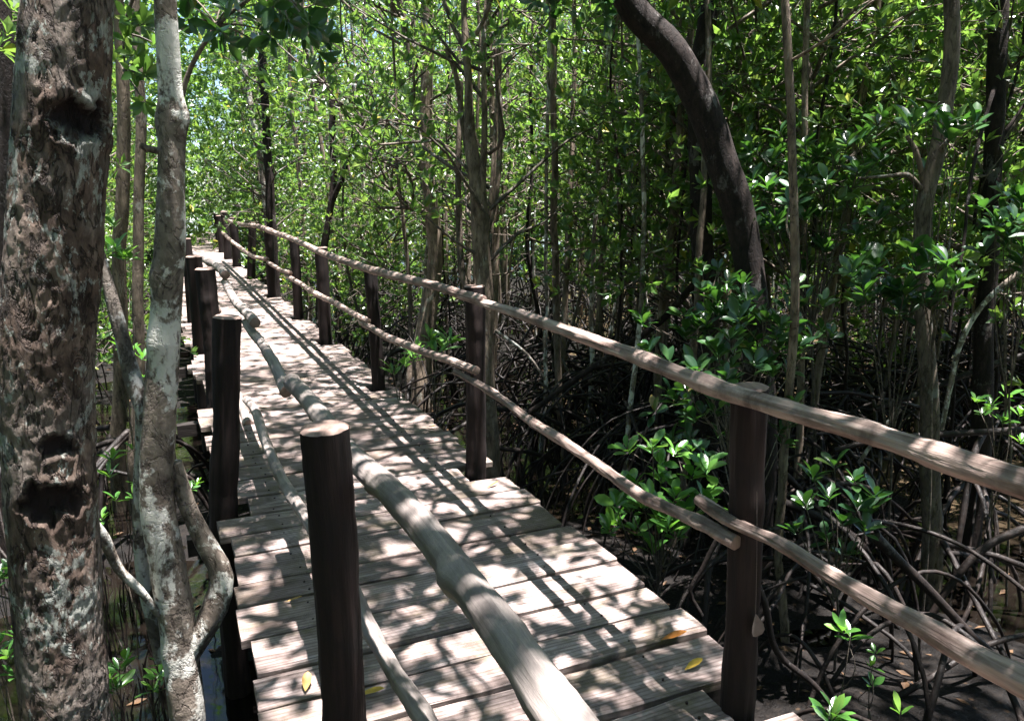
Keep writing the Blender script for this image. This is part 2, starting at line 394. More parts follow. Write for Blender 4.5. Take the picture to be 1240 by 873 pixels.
# ------------------------------------------------------------------ bark of the big near trunk (shape in the mesh)
def big_bark_material():
    m, nt, out = newmat('flaky_bark'); nb = NB(nt)
    co = nb.n('ShaderNodeTexCoord').outputs['Object']
    v = nb.mapping(co, (1, 1, .45))
    n1 = nb.noise(v, 16, 7, .68, .5); n2 = nb.noise(v, 60, 6, .72, .2); n0 = nb.noise(nb.mapping(co, (1, 1, .6)), 5, 4, .6, .3)
    col = nb.ramp(n1, [(.3, (.030, .021, .017)), (.5, (.10, .07, .056)), (.72, (.26, .195, .16))])
    col = nb.mix(nb.ramp(n0, [(.45, 0), (.62, .7)]), col, nb.ramp(n2, [(.3, (.10, .085, .075)), (.7, (.30, .27, .245))]))
    col = nb.mix(.6, col, nb.ramp(n2, [(.3, (.45, .42, .4)), (.7, (1.45, 1.4, 1.35))]), 'MULTIPLY')
    nr = nb.noise(nb.mapping(co, (1, 1, .38), (1.7, .3, 2.1)), 15, 6, .62, .7)
    ck = nb.ramp(nb.math('ABSOLUTE', nb.math('SUBTRACT', nr, .5)), [(0, 1), (.03, 0)])
    col = nb.mix(nb.math('MULTIPLY', ck, .75), col, (.018, .011, .01))
    ln = nb.noise(nb.mapping(co, (1, 1, .8), (3.3, 1, .4)), 7, 5, .6, .8)
    ln2 = nb.noise(nb.mapping(co, (1, 1, .6), (9.3, 1, .4)), 24, 5, .65, .6)
    lf = nb.ramp(nb.math('MAXIMUM', nb.math('ADD', ln, nb.math('MULTIPLY', nb.math('SUBTRACT', n2, .5), .5)), nb.math('SUBTRACT', ln2, .02)), [(.595, 0), (.63, 1)])
    col = nb.mix(nb.math('MULTIPLY', lf, .8), col, nb.ramp(n2, [(.3, (.17, .18, .16)), (.7, (.44, .46, .42))]))
    hole = nb.n('ShaderNodeAttribute', attribute_name='rot').outputs['Fac']
    col = nb.mix(hole, col, (.012, .007, .007))
    h = nb.math('ADD', nb.math('MULTIPLY', n1, .6), nb.math('ADD', nb.math('MULTIPLY', n2, .4), nb.math('MULTIPLY', ck, -.5)))
    finish(nb, out, col, .85, h, 1, .012, .25); return m
BIGBARK = big_bark_material()

# ------------------------------------------------------------------ SETTING
def grid_sheet(name, xs, ys, zf, mat, kind='structure'):
    X, Y = np.meshgrid(xs, ys); Z = zf(X, Y)
    V = np.stack([X, Y, Z], -1).reshape(-1, 3); nx = len(xs); ny = len(ys)
    i = np.arange(ny - 1)[:, None] * nx + np.arange(nx - 1)[None]
    Fq = np.stack([i, i + 1, i + nx + 1, i + nx], -1).reshape(-1, 4)
    me = bpy.data.meshes.new(name); me.from_pydata(V.tolist(), [], Fq.tolist()); me.materials.append(mat)
    me.polygons.foreach_set('use_smooth', [True] * len(Fq)); me.update()
    o = link(name, me); o['kind'] = kind; return o
def axisvals(lo, hi, fine_lo, fine_hi, st):
    a = list(np.arange(fine_lo, fine_hi, st)); x = fine_lo; d = st
    left = []
    while x > lo: d *= 1.35; x -= d; left.append(x)
    x = a[-1]; d = st; right = []
    while x < hi: d *= 1.35; x += d; right.append(x)
    return np.array(left[::-1] + a + right)
def mudz(X, Y):
    q = np.stack([X, Y, X * 0], -1)
    z = GROUND + .16 * fbm(q * .45 + 3, 3) + .10 * fbm(q * 1.7, 4) + .02
    return z
grid_sheet('muddy_ground', axisvals(-160, 160, -10, 14, .09), axisvals(-80, 220, -2, 18, .09), mudz, MUD)
WZ = GROUND + .04
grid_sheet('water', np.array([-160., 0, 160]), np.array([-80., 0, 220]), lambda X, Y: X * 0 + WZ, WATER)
def gz(x, y): return float(mudz(np.array([[x]]), np.array([[y]]))[0, 0])

# ------------------------------------------------------------------ BOARDWALK
bw = empty('boardwalk', W(0, .94, 0), 'plank boardwalk of weathered grey boards running away between two pole handrails', 'boardwalk')
def to_local(o, parent):       # geometry given in world space, parent has only a location
    o.location = -parent.location; return o
rootpos = Vector(bw.location)
def plank(mb, s0, wd, l0, l1, zt, th, skew, pid, warp):
    nx = 14; prof = [(0, -.004), (.006, 0), (.06, 0)]
    # cross-section across the width (s direction)
    secs = [(-wd / 2, -th), (-wd / 2, -.005), (-wd / 2 + .005, 0), (-wd * .2, -.001), (wd * .2, -.001), (wd / 2 - .005, 0), (wd / 2, -.005), (wd / 2, -th)]
    ns = len(secs); V = []
    for i in range(nx + 1):
        t = i / nx; l = l0 + (l1 - l0) * t
        for (a, b) in secs:
            e = .004 * math.sin(pid * 91 + t * 9 + a * 7) + .003 * math.sin(pid * 37 + t * 23)
            ss = s0 + a + skew * (l - (l0 + l1) / 2) + (e if abs(a) > wd * .3 else 0)
            ll = l + (.004 * math.sin(a * 90 + pid * 50) if i in (0, nx) else 0)
            q = W(ss, ll); V.append((q[0], q[1], zt + b + warp * math.sin(t * 3.1 + pid * 20)))
    Fq = []; U = []
    for i in range(nx):
        for j in range(ns):
            k = (j + 1) % ns
            Fq.append((i * ns + j, (i + 1) * ns + j, (i + 1) * ns + k, i * ns + k))
            la, lb = l0 + (l1 - l0) * i / nx, l0 + (l1 - l0) * (i + 1) / nx
            ja, jb = secs[j][0] + secs[j][1], secs[k][0] + secs[k][1]
            if j == ns - 1: ja, jb = .3, .3 + wd
            U.append(((la, ja), (lb, ja), (lb, jb), (la, jb)))
    for e in (0, nx):
        f = tuple(e * ns + j for j in range(ns)); f = f if e == 0 else f[::-1]
        Fq.append(f); U.append([(V[q][2] * 3, secs[q % ns][0]) for q in f])
    mb.add(V, Fq, U, 0, pid)
mb = MB(); s = -3.0; k = 0; nail_rows = []
rr_ = random.Random(5)
postR = [(1.60, .053), (3.96, .060), (6.2, .056), (8.5, .072), (10.35, .065), (13.0, .075), (16.1, .085), (19.2, .10), (21.7, .10), (24.3, .09), (27, .09)]
postL = [(1.83, .062), (4.0, .070), (6.25, .075), (8.45, .085), (10.6, .07)]
while s < 39:
    wd = rr_.choice([.17, .2, .215, .23, .25, .265]); c = s + wd / 2
    l0 = .15 + rr_.uniform(-.035, .035); l1 = 1.72 + rr_.uniform(-.035, .03)
    if 4.15 < c < 9.2: l0 = .15 + rr_.uniform(-.03, .08)
    for (ps, pr) in postR:
        if abs(c - ps) < wd / 2 + pr * .85: l1 = 1.50
    for (ps, pr) in postL:
        if abs(c - ps) < wd / 2 + pr * .85: l0 = .34 if ps < 3 or ps > 4.1 else .30
    th = .038
    plank(mb, c, wd, l0, l1, rr_.uniform(-.004, .004), th, -.035 + rr_.uniform(-.012, .012), (k * .6180339) % 1 + .001, rr_.uniform(-.003, .003))
    if c < 12: nail_rows.append((c, wd))
    s += wd + rr_.uniform(.014, .03); k += 1
rn = random.Random(4)
for (c_, w_) in nail_rows:
    for l_ in (.42, 1.42):
        for e_ in (-.27, .27):
            q = W(c_ + w_ * e_ + rn.uniform(-.015, .015), l_ + rn.uniform(-.02, .02), .0045); th8 = np.arange(7) / 7 * 2 * PI; rr8 = rn.uniform(.0035, .005)
            V = [(q[0] + math.cos(t) * rr8, q[1] + math.sin(t) * rr8, q[2]) for t in th8] + [(q[0] + math.cos(t) * rr8, q[1] + math.sin(t) * rr8, q[2] - .012) for t in th8]
            Fq = [tuple(range(7))] + [(i, 7 + i, 7 + (i + 1) % 7, (i + 1) % 7) for i in range(7)]
            mb.add(V, Fq, [[(0, 0)] * len(f) for f in Fq], 1, .5)
to_local(mb.build('deck', [DECK, NAIL], bw, smooth=False), bw)
# bearers below
def beam(name, s0, l0, s1, l1, zc, hw, hh, parent, mat, n=24):
    mb = MB(); V = []; 
    for i in range(n + 1):
        t = i / n; p = W(s0 + (s1 - s0) * t, l0 + (l1 - l0) * t, zc)
        d = W(s1, l1) - W(s0, l0); d /= np.linalg.norm(d); sd = np.array([-d[1], d[0], 0])
        j_ = .006 * math.sin(i * 1.7)
        for a, b in ((-1, -1), (1, -1), (1, 1), (-1, 1)): V.append(p + sd * a * hw + np.array([0, 0, b * hh + j_]))
    Fq = []; U = []
    for i in range(n):
        for j in range(4):
            k = (j + 1) % 4; Fq.append((i * 4 + j, i * 4 + k, (i + 1) * 4 + k, (i + 1) * 4 + j))
            U.append(((j * .1, i * .3), (j * .1 + .1, i * .3), (j * .1 + .1, i * .3 + .3), (j * .1, i * .3 + .3)))
    Fq += [(3, 2, 1, 0), tuple(n * 4 + x for x in range(4))]; U += [[(0, 0), (.1, 0), (.1, .1), (0, .1)]] * 2
    mb.add(V, Fq, U, 0, .3 + (s0 * 7 % 1) * .5)
    return to_local(mb.build(name, mat, parent, smooth=False), parent)
for l in (.42, 1.42): beam('stringer', -3, l, 38, l, -.115, .045, .07, bw, BEAM, 60)
for (ps, pr) in [(-.5, .06)] + postL + [(13.1, .07), (15.6, .07), (18, .07), (20.5, .07)]:
    beam('cross_bearer', ps + pr + .05, -.02, ps + pr + .05, 1.9, -.24, .045, .05, bw, BEAM, 6)

# ------------------------------------------------------------------ HANDRAILS
def groove(a, f, zf):
    def g(V, L, th):
        q = np.stack([np.cos(th) * 3.2, np.sin(th) * 3.2, L * zf + 5], -1)
        return a * (1.6 * fbm(q, 3) - 2.2 * np.clip(1 - np.abs(fbm(q * [1.6, 1.6, .45] + 3, 2)) * 9, 0, 1) * .6 + .8 * fbm(V * f, 3))
    return g
def railing(name, posts, lpost, lrail, upper, lower, label, mat, pmat, tops, leans, offs={}):
    root = empty(name, W(posts[1][0], lpost, 0), label, 'handrail', 'pole handrails of the boardwalk')
    for i, (ps, pr) in enumerate(posts):
        zt = tops.get(i, 1.08 + .03 * math.sin(i * 7))
        lp = lpost + offs.get(i, 0); b = W(ps, lp); g = gz(b[0], b[1]) - .3
        dl, ds = leans.get(i, (0, 0))
        mid = W(ps, lp, 0); top = W(ps + ds, lp + dl, zt)
        pts = [(b[0], b[1], g), (b[0], b[1], -.5), mid, (mid + top) / 2 + [.006, -.004, 0], top]
        mb = MB(); tube(mb, pts, [pr * 1.02, pr, pr * 1.03, pr * .95, pr * 1.02], 44 if i < 3 else 16, .03 if i < 3 else .06, .13, 4.5, wob=.006, dispf=groove(.0045, 50, 2), seed=i + 1 + int(lpost * 9),
                        knots=[(1.9, 1.2, .03, .012), (1.3, 3.8, .035, .01), (2.2, 5.1, .03, .008)], capmat=1)
        to_local(mb.build('post', [pmat, CUT], root), root)
    for nm, poles in (('top_rail', upper), ('lower_rail', lower)):
        for k, (pl, step) in enumerate(poles):
            pts = []; rad = []
            for q in pl:
                lr_ = lrail + (.05 if nm == 'lower_rail' and lrail > 1 else 0)
                if len(q) == 4 and isinstance(q[0], str): pts.append(W(q[1], lr_, q[3])); rad.append(rad[-1] if rad else .03)
                else:
                    pts.append(onl(q[0], q[1], lr_)); 
                    dep = np.linalg.norm(pts[-1] - np.array([0, 0, H])); 
                    rad.append(q[2] * .5 / F * dep * .88)
            if isinstance(pl[0][0], str): rad[0] = rad[1]
            mb = MB()
            ln = np.linalg.norm(np.diff(np.array(pts), axis=0), axis=1).sum(); rr2 = random.Random(k * 13 + len(nm) + int(lpost * 10))
            R0 = float(np.mean(rad))
            kn = ([(2.05, 4.6, .035, .014), (2.62, 4.9, .03, .013), (2.05, 1.5, .04, .009), (1.7, 3.0, .03, .010)] if (lrail < 1 and nm == 'top_rail' and k == 0) else []) + [(rr2.uniform(0, ln), rr2.uniform(0, 6.28), rr2.uniform(.025, .055), R0 * rr2.uniform(.1, .3)) for _ in range(int(ln * 1.7))]
            tube(mb, pts, rad, 26, step, (.10 if nm == 'top_rail' else .16), 11, kn, .006, 0, 1, dispf=groove(.0022 if mat is RAILL else .0035, 60, 7), seed=k * 3 + len(nm) + int(lpost * 20))
            to_local(mb.build(nm, [mat, CUT], root), root)
    return root
LR = 1.42; LRl = .455
upR = [([('w', -2.4, LR, 1.08), (1240, 586, 33), (1100, 541, 29), (1000, 511, 27), (900, 480, 25), (800, 444, 21), (700, 406, 18), (640, 385, 15), (552, 356, 10)], .03),
       ([(585, 363, 12), (520, 345, 12), (450, 327, 11), (400, 310, 9), (362, 293, 7), (319, 277, 6), (309, 274, 5)], .05),
       ([(331, 281, 7), (319, 276, 6), (293, 272, 5), (272, 266, 4)], .1)]
loR = [([('w', -2.2, LR, .55), (1240, 827, 33), (1164, 786, 30), (1119, 759, 27), (1060, 728, 24), (1012, 700, 20), (937, 655, 18), (878, 628, 15), (845, 604, 13)], .03),
       ([(892, 657, 20), (868, 644, 19), (823, 621, 17), (772, 597, 16), (744, 578, 15), (675, 530, 14), (640, 508, 13), (606, 482, 11), (551, 450, 9)], .03),
       ([(577, 449, 12), (544, 436, 11), (503, 422, 11), (467, 408, 10), (437, 389, 8)], .05),
       ([(446, 389, 8), (430, 381, 7.5), (410, 369, 7.5), (385, 357, 7), (362, 343, 6), (346, 333, 5)], .05),
       ([(352, 331, 6), (338, 326, 5), (325, 318, 5)], .08),
       ([(324, 314, 5), (305, 310, 5), (291, 300, 4.5), (278, 290, 4), (270, 282, 4)], .1)]
topsR = {0: zat(1.63, 1.6, 463), 1: zat(3.96, 1.62, 347), 2: zat(6.2, 1.62, 327), 3: zat(8.5, 1.62, 300), 4: zat(10.35, 1.62, 288), 5: zat(13, 1.62, 277), 6: zat(16.1, 1.62, 270), 7: zat(19.2, 1.62, 264), 8: 1.25}
railing('handrail', postR, 1.61, LR, upR, loR, 'rough reddish pole handrail on dark posts, on the side with open root tangle and water', RAILR, POST, topsR, {0: (-.04, 0), 2: (-.03, .02), 5: (0, -.1), 6: (.1, .05)}, {0: -.062})
upL = [([('w', -1.4, LRl, .99), ('w', -.2, LRl, .99), (675, 858, 66), (623, 786, 55), (555, 700, 46), (503, 631, 41), (472, 594, 37), (435, 560, 33), (410, 534, 30), (389, 502, 27), (369, 477, 23), (353, 463, 20)], .02),
       ([(347, 474, 17), (335, 447, 15), (323, 426, 14), (307, 403, 12), (298, 390, 11)], .03),
       ([(309, 391, 14), (298, 378, 12), (286, 366, 11), (272, 341, 9)], .04),
       ([(273, 333, 11), (262, 322, 9), (250, 316, 8), (239, 310, 7), (229, 304, 6)], .05)]
loL = [([('w', -1.2, LRl, .48), (510, 865, 24), (472, 807, 22), (445, 758, 20), (428, 717, 19), (376, 635, 16), (349, 594, 15), (331, 560, 14), (312, 504, 12), (298, 484, 10)], .03),
       ([(301, 514, 13), (293, 492, 10), (279, 450, 8), (262, 400, 6)], .05),
       ([('w', 7.9, LRl, .5), ('w', 9, LRl, .52), ('w', 10.9, LRl, .5)], .2)]
topsL = {0: zat(1.83, .3, 521), 1: zat(4.0, .3, 384), 2: zat(6.25, .3, 326), 3: zat(8.45, .3, 311)}
railing('handrail', [(p, r) for p, r in postL], .29, LRl, upL, loL, 'smooth grey pole handrail on dark posts, beside the thick flaky trunk', RAILL, POST, topsL, {0: (-.01, 0), 1: (.10, 0)}, {0: .05, 1: -.12})
# a post for the near run of each handrail stands behind the camera's place: not built

# ------------------------------------------------------------------ TREES
def twig_tube(mb, a, b, r0, r1, rnd, sag=.05, n=3):
    a = np.array(a, float); b = np.array(b, float); L = np.linalg.norm(b - a)
    pts = [a + (b - a) * t + (rnd.normal(0, sag * L, 3) if 0 < t < 1 else 0) for t in np.linspace(0, 1, n)]
    tube(mb, pts, np.linspace(r0, r1, n), 4, max(.12, L / 3), cap=False)
    return pts
def crown_mesh(name, seed, z0, z1, rad, nclump, per, L, K=5, clr=.35, near=False, mats=None, keep=1.0, spread=(.35, 1.15)):
    """clumps of leaf rosettes at the ends of limbs that leave the stem"""
    r = np.random.default_rng(seed); tw = MB(); pos = []; ax = []
    for i in range(nclump):
        z = z0 + (z1 - z0) * (i + r.random()) / nclump
        t = (z - z0) / (z1 - z0); prof = rad * (.45 + .75 * math.sin(PI * min(1, t * .85 + .15)))
        a = r.random() * 6.28; d = prof * math.sqrt(r.random()) * 1.05
        c = np.array([math.cos(a) * d, math.sin(a) * d, z])
        twig_tube(tw, (0, 0, z - d * .7), c, .012 + .006 * rad, .005, r, .07, 4)
        m = max(2, int(per * r.uniform(.4, 1.6)))
        off = r.normal(0, 1, (m, 3)) * [clr, clr, clr * .6]
        p = c + off
        for q in p[::3]: twig_tube(tw, c, q, .005, .0025, r, .08, 2)
        pos.append(p); x = off * .6 + [0, 0, .28] + r.normal(0, .15, (m, 3)); ax.append(x)
    V, Fa = rosette_leaves(np.concatenate(pos), np.concatenate(ax), K, L, near, seed=seed, spread=spread)
    return leaves_to_mesh(name, V, Fa, mats or [LEAF, TWIG], tw)
def root_mesh(seed, n, z0r, dr, rr, one=False):
    r = np.random.default_rng(seed); mb = MB()
    for i in range(n):
        a = (i + r.uniform(-.35, .35)) / n * 6.28; z0 = r.uniform(*z0r); D = r.uniform(*dr); r0 = r.uniform(*rr)
        u = np.array([math.cos(a), math.sin(a), 0]); sidev = np.array([-u[1], u[0], 0]); cv = r.normal(0, .22) * D
        ts = np.linspace(0, 1, 6); P = [u * D * math.sin(t * PI / 2) ** .9 + sidev * cv * t * t + np.array([0, 0, z0 * math.cos(t * PI / 2) ** .75 - .25 * t]) for t in ts]
        tube(mb, P, np.linspace(r0, r0 * .7, 6), 6, .16, .15, 8, wob=.02, cap=False, seed=seed + i)
        for _ in range(r.integers(0, 3)):
            k = r.integers(1, 4); q = P[k]; a2 = a + r.normal(0, .9); u2 = np.array([math.cos(a2), math.sin(a2), 0]); D2 = q[2] * r.uniform(.4, 1.1)
            P2 = [q + u2 * D2 * math.sin(t * PI / 2) + np.array([0, 0, -(q[2] + .3) * (1 - math.cos(t * PI / 2))]) for t in np.linspace(0, 1, 5)]
            tube(mb, P2, np.linspace(r0 * .7, r0 * .5, 5), 5, .15, .1, 8, cap=False, seed=seed + i + 50)
    return mb
def trunk_mesh(seed, h, r0, r1, lean=.3, sides=8):
    r = np.random.default_rng(seed); mb = MB(); n = 7
    a = r.random() * 6.28; x = np.cumsum(r.normal(0, lean * .16, (n, 2)), 0); x -= x[0]
    x += np.linspace(0, 1, n)[:, None] ** 1.3 * np.array([math.cos(a), math.sin(a)]) * lean * r.random()
    pts = [(x[i][0], x[i][1], -.3 + (h + .3) * i / (n - 1)) for i in range(n)]
    tube(mb, pts, np.linspace(r0, r1, n), sides, .22, .12, 5, wob=.02, cap=False, seed=seed)
    for _ in range(int(h * .7)):
        t = r.uniform(.2, .9); i = int(t * (n - 1)); p = np.array(pts[i]) + (np.array(pts[min(n - 1, i + 1)]) - np.array(pts[i])) * (t * (n - 1) - i)
        a = r.random() * 6.28; L = r.uniform(.25, .8)
        twig_tube(mb, p, p + np.array([math.cos(a) * L, math.sin(a) * L, L * r.uniform(.1, 1.1)]), r0 * .32, .004, r, .09, 4)
    return mb

# shared meshes for the thicket
def bake(mb, name, mat):
    o = mb.build(name, mat); me = o.data; bpy.data.objects.remove(o); return me
TR = [bake(trunk_mesh(100 + i, h, a, b, ln), 'trunk', m) for i, (h, a, b, ln, m) in enumerate([
    (8, .035, .015, .5, BARK), (7, .028, .012, .7, BARK), (9, .055, .02, .5, BARK), (6, .022, .010, .9, TWIG),
    (8, .045, .018, .9, BARKD), (9, .07, .03, .4, BARK), (6.5, .018, .009, .5, BARKD), (8, .032, .014, 1.2, BARKP), (7, .025, .01, .6, BARKP)])]
CR = [crown_mesh('crown', 300 + i, *p) for i, p in enumerate([
    (2.5, 6.0, 1.15, 25, 15, .105, 5, .27), (2.7, 6.4, 1.3, 27, 15, .11, 5, .27), (2.3, 5.6, 1.0, 23, 15, .10, 5, .25), (2.9, 7.0, 1.4, 29, 15, .115, 5, .3),
    (2.1, 5.4, 1.1, 23, 15, .10, 5, .25), (3.1, 7.4, 1.5, 29, 16, .11, 5, .3), (1.9, 4.8, .9, 20, 15, .095, 5, .25)])]
UN = [crown_mesh('crown', 340 + i, *p) for i, p in enumerate([(.5, 2.6, .8, 26, 20, .10), (.4, 2.2, .9, 24, 22, .095), (.9, 3.2, .8, 28, 20, .10)])]
UNB = [crown_mesh('crown', 350 + i, *p) for i, p in enumerate([(2.1, 4.6, .9, 28, 17, .115, 6), (2.3, 5.0, 1.0, 30, 17, .12, 6)])]
HI = [crown_mesh('crown', 360 + i, *p, spread=(.6, 1.3)) for i, p in enumerate([(6.0, 8.6, 1.6, 15, 15, .115), (6.2, 9.0, 1.9, 17, 15, .12), (5.6, 8.0, 1.4, 13, 15, .11)])]
RT = [bake(root_mesh(200 + i, n, z, d, rr), 'prop_roots', ROOT) for i, (n, z, d, rr) in enumerate([
    (11, (.5, 1.3), (.4, 1.3), (.010, .02)), (13, (.4, 1.1), (.5, 1.6), (.009, .018)), (9, (.6, 1.5), (.5, 1.5), (.011, .022)),
    (14, (.4, 1.2), (.8, 2.3), (.010, .02)), (7, (.3, .9), (.3, 1.0), (.012, .02))])]
def tree(x, y, tm, cm, rm, label, group, rz=None, s=1.0, name='mangrove_tree'):
    z = gz(x, y)
    t = empty(name, (x, y, z), label, 'tree', group, rz if rz is not None else random.random() * 6.28, s)
    link('trunk', tm, t)
    if cm is not None: link('crown', cm, t)
    if rm is not None: link('prop_roots', rm, t)
    return t
placed = []
def ok(x, y, dmin):
    return all((x - a) ** 2 + (y - b) ** 2 > dmin * dmin for a, b in placed)
def near_walk(x, y, lo, hi):
    s_, l_ = sl((x, y)); return lo < l_ < hi and s_ < 42
rg = random.Random(11)
# keep the thicket off the named trees (pixel column, distance)
NAMED = [(855, 6), (925, 4.9), (1125, 4.6), (1195, 7), (517, 9.6), (588, 7), (398, 13)]
for (px, Y) in NAMED: placed.append((at(px, 400, Y)[0], Y))
zones = [  # count, ymin, ymax, min spacing, label, group
    (46, 6.8, 12, .75), (85, 12, 20, .8), (66, 20, 34, 1.2)]
LAB = {('R', 0): 'slim mangrove tree rising from the root tangle near the rough pole handrail',
       ('R', 1): 'slim mangrove tree in the middle of the green thicket beyond the rough handrail',
       ('R', 2): 'small distant mangrove tree deep in the bright green thicket beyond the rough handrail',
       ('L', 0): 'slim mangrove tree just beyond the two near trunks on the smooth rail side',
       ('L', 1): 'thin mangrove tree behind the pale forked trunk, off the smooth rail side',
       ('L', 2): 'small distant mangrove tree around the far end of the boardwalk'}
for zi, (cnt, y0, y1, sp) in enumerate(zones):
    c = 0; tries = 0
    while c < cnt and tries < 6000:
        tries += 1
        y = rg.uniform(y0, y1); x = rg.uniform(-.82 * y - 1.5, .82 * y + 1.5)
        s_, l_ = sl((x, y))
        if -1.0 < l_ < 2.9 and s_ < 33: continue
        if zi == 0 and l_ < 0 and x > -.45 * y: continue
        if not ok(x, y, sp): continue
        placed.append((x, y)); c += 1
        side = 'R' if l_ > 1 else 'L'
        cm = rg.choice(CR)
        if abs(l_ - .9) < 3.0: cm = rg.choice(CR[4:5] + CR[6:7] + UN + [None])
        tree(x, y, rg.choice(TR), cm, rg.choice(RT), LAB[(side, zi)], ('mangroves of the thicket' if side == 'R' else 'mangroves on the smooth rail side'), s=rg.uniform(.85, 1.2))
c = 0
while c < 40:                     # round the far end of the walk
    y = rg.uniform(15, 36); x = rg.uniform(-.66 * y, -.32 * y); s_, l_ = sl((x, y))
    if -1.2 < l_ < 2.9 and s_ < 38.6: continue
    if not ok(x, y, .7): continue
    placed.append((x, y)); c += 1
    tree(x, y, rg.choice(TR), rg.choice([CR[0], CR[4], CR[6], UN[0], UN[2], CR[3]]), rg.choice(RT), 'leafy mangrove crowding round the far end of the boardwalk', 'mangroves round the far end of the boardwalk', s=rg.uniform(1.1, 1.6))
c = 0; SL = [bake(trunk_mesh(150 + i, 6.5, a, .012, .25), 'trunk', m) for i, (a, m) in enumerate([(.030, BARK), (.024, BARKP), (.036, BARK), (.02, BARK)])]
while c < 46:                      # bare upright stems seen between the leaves
    y = rg.uniform(7, 14); x = rg.uniform(-.15 * y, .72 * y); s_, l_ = sl((x, y))
    if l_ < 2.8 or not ok(x, y, .3): continue
    placed.append((x, y)); c += 1
    tree(x, y, SL[c % 4], HI[2] if c % 3 == 0 else None, RT[4] if c % 2 else RT[0], 'bare slender upright stem rising from the dark root tangle behind the rough handrail', 'bare slender stems in the root tangle', s=rg.uniform(.9, 1.15), name='slender_mangrove')
# low bushy mangroves between the trunks
c = 0
while c < 9:
    y = rg.uniform(8, 24); x = rg.uniform(-.8 * y, .8 * y); s_, l_ = sl((x, y))
    if -1.2 < l_ < 3.0: continue
    if not ok(x, y, .5): continue
    placed.append((x, y)); c += 1
    tree(x, y, TR[3] if rg.random() < .5 else TR[6], rg.choice(UN), rg.choice(RT), 'low bushy young mangrove between the thin trunks of the thicket', 'young mangroves in the thicket', s=rg.uniform(.7, 1.05), name='young_mangrove')

# named trees: trunks traced in the photo, each at its own distance
def named_tree(name, label, pts, Y, mat, crown=None, roots=None, sides=14, branches=(), amp=.10, step=.08, group=None, top=None, Yl=None, crown_at=None, cs=1.0, knots=()):
    P = []; R = []
    for i, (px, py, w) in enumerate(pts):
        y = Y if Yl is None else Y + (Yl[i])
        q = at(px, py, y); P.append(q); R.append(w * .5 / F * (y * CP + (H - q[2]) * SP))
    # top first in lists -> run from ground up
    P = P[::-1]; R = R[::-1]
    g = gz(P[0][0], P[0][1])
    if P[0][2] > g - .05:
        d = P[0] - P[1]; n = 2
        e = P[0] + d / max(1e-3, abs(d[2])) * (P[0][2] - g) * .35; P.insert(0, np.array([e[0], e[1], g - .25])); R.insert(0, R[0] * 1.15)
    if top is not None: P.append(np.array(top)); R.append(R[-1] * .55)
    base = np.array([P[0][0], P[0][1], g])
    t = empty(name, base, label, 'tree', group)
    mb = MB(); tube(mb, np.array(P) - base, R, sides, step, amp, 5, knots=knots, wob=.012, seed=int(px) % 17)
    mb.build('trunk', mat, t)
    for bpts in branches:
        mb = MB(); q = [at(a, b, Y + dy) - base for (a, b, w, dy) in bpts]
        rr = [w * .5 / F * (Y + dy) for (a, b, w, dy) in bpts]
        tube(mb, q, rr, 9, .08, .12, 8, wob=.01, seed=int(bpts[0][0]) % 13)
        mb.build('branch', mat, t)
    if roots:
        for i in range(roots[0]):
            m1 = root_mesh(int(px * 3 + i), 1, roots[1], roots[2], roots[3])
            o = m1.build('prop_root', ROOT, t); o.rotation_euler.z = i / roots[0] * 6.28 + .4
    if crown is not None:
        o = link('crown', crown, t); o.scale = (cs,) * 3
        if crown_at is not None: o.location = tuple(np.array(crown_at) - base)
    return t
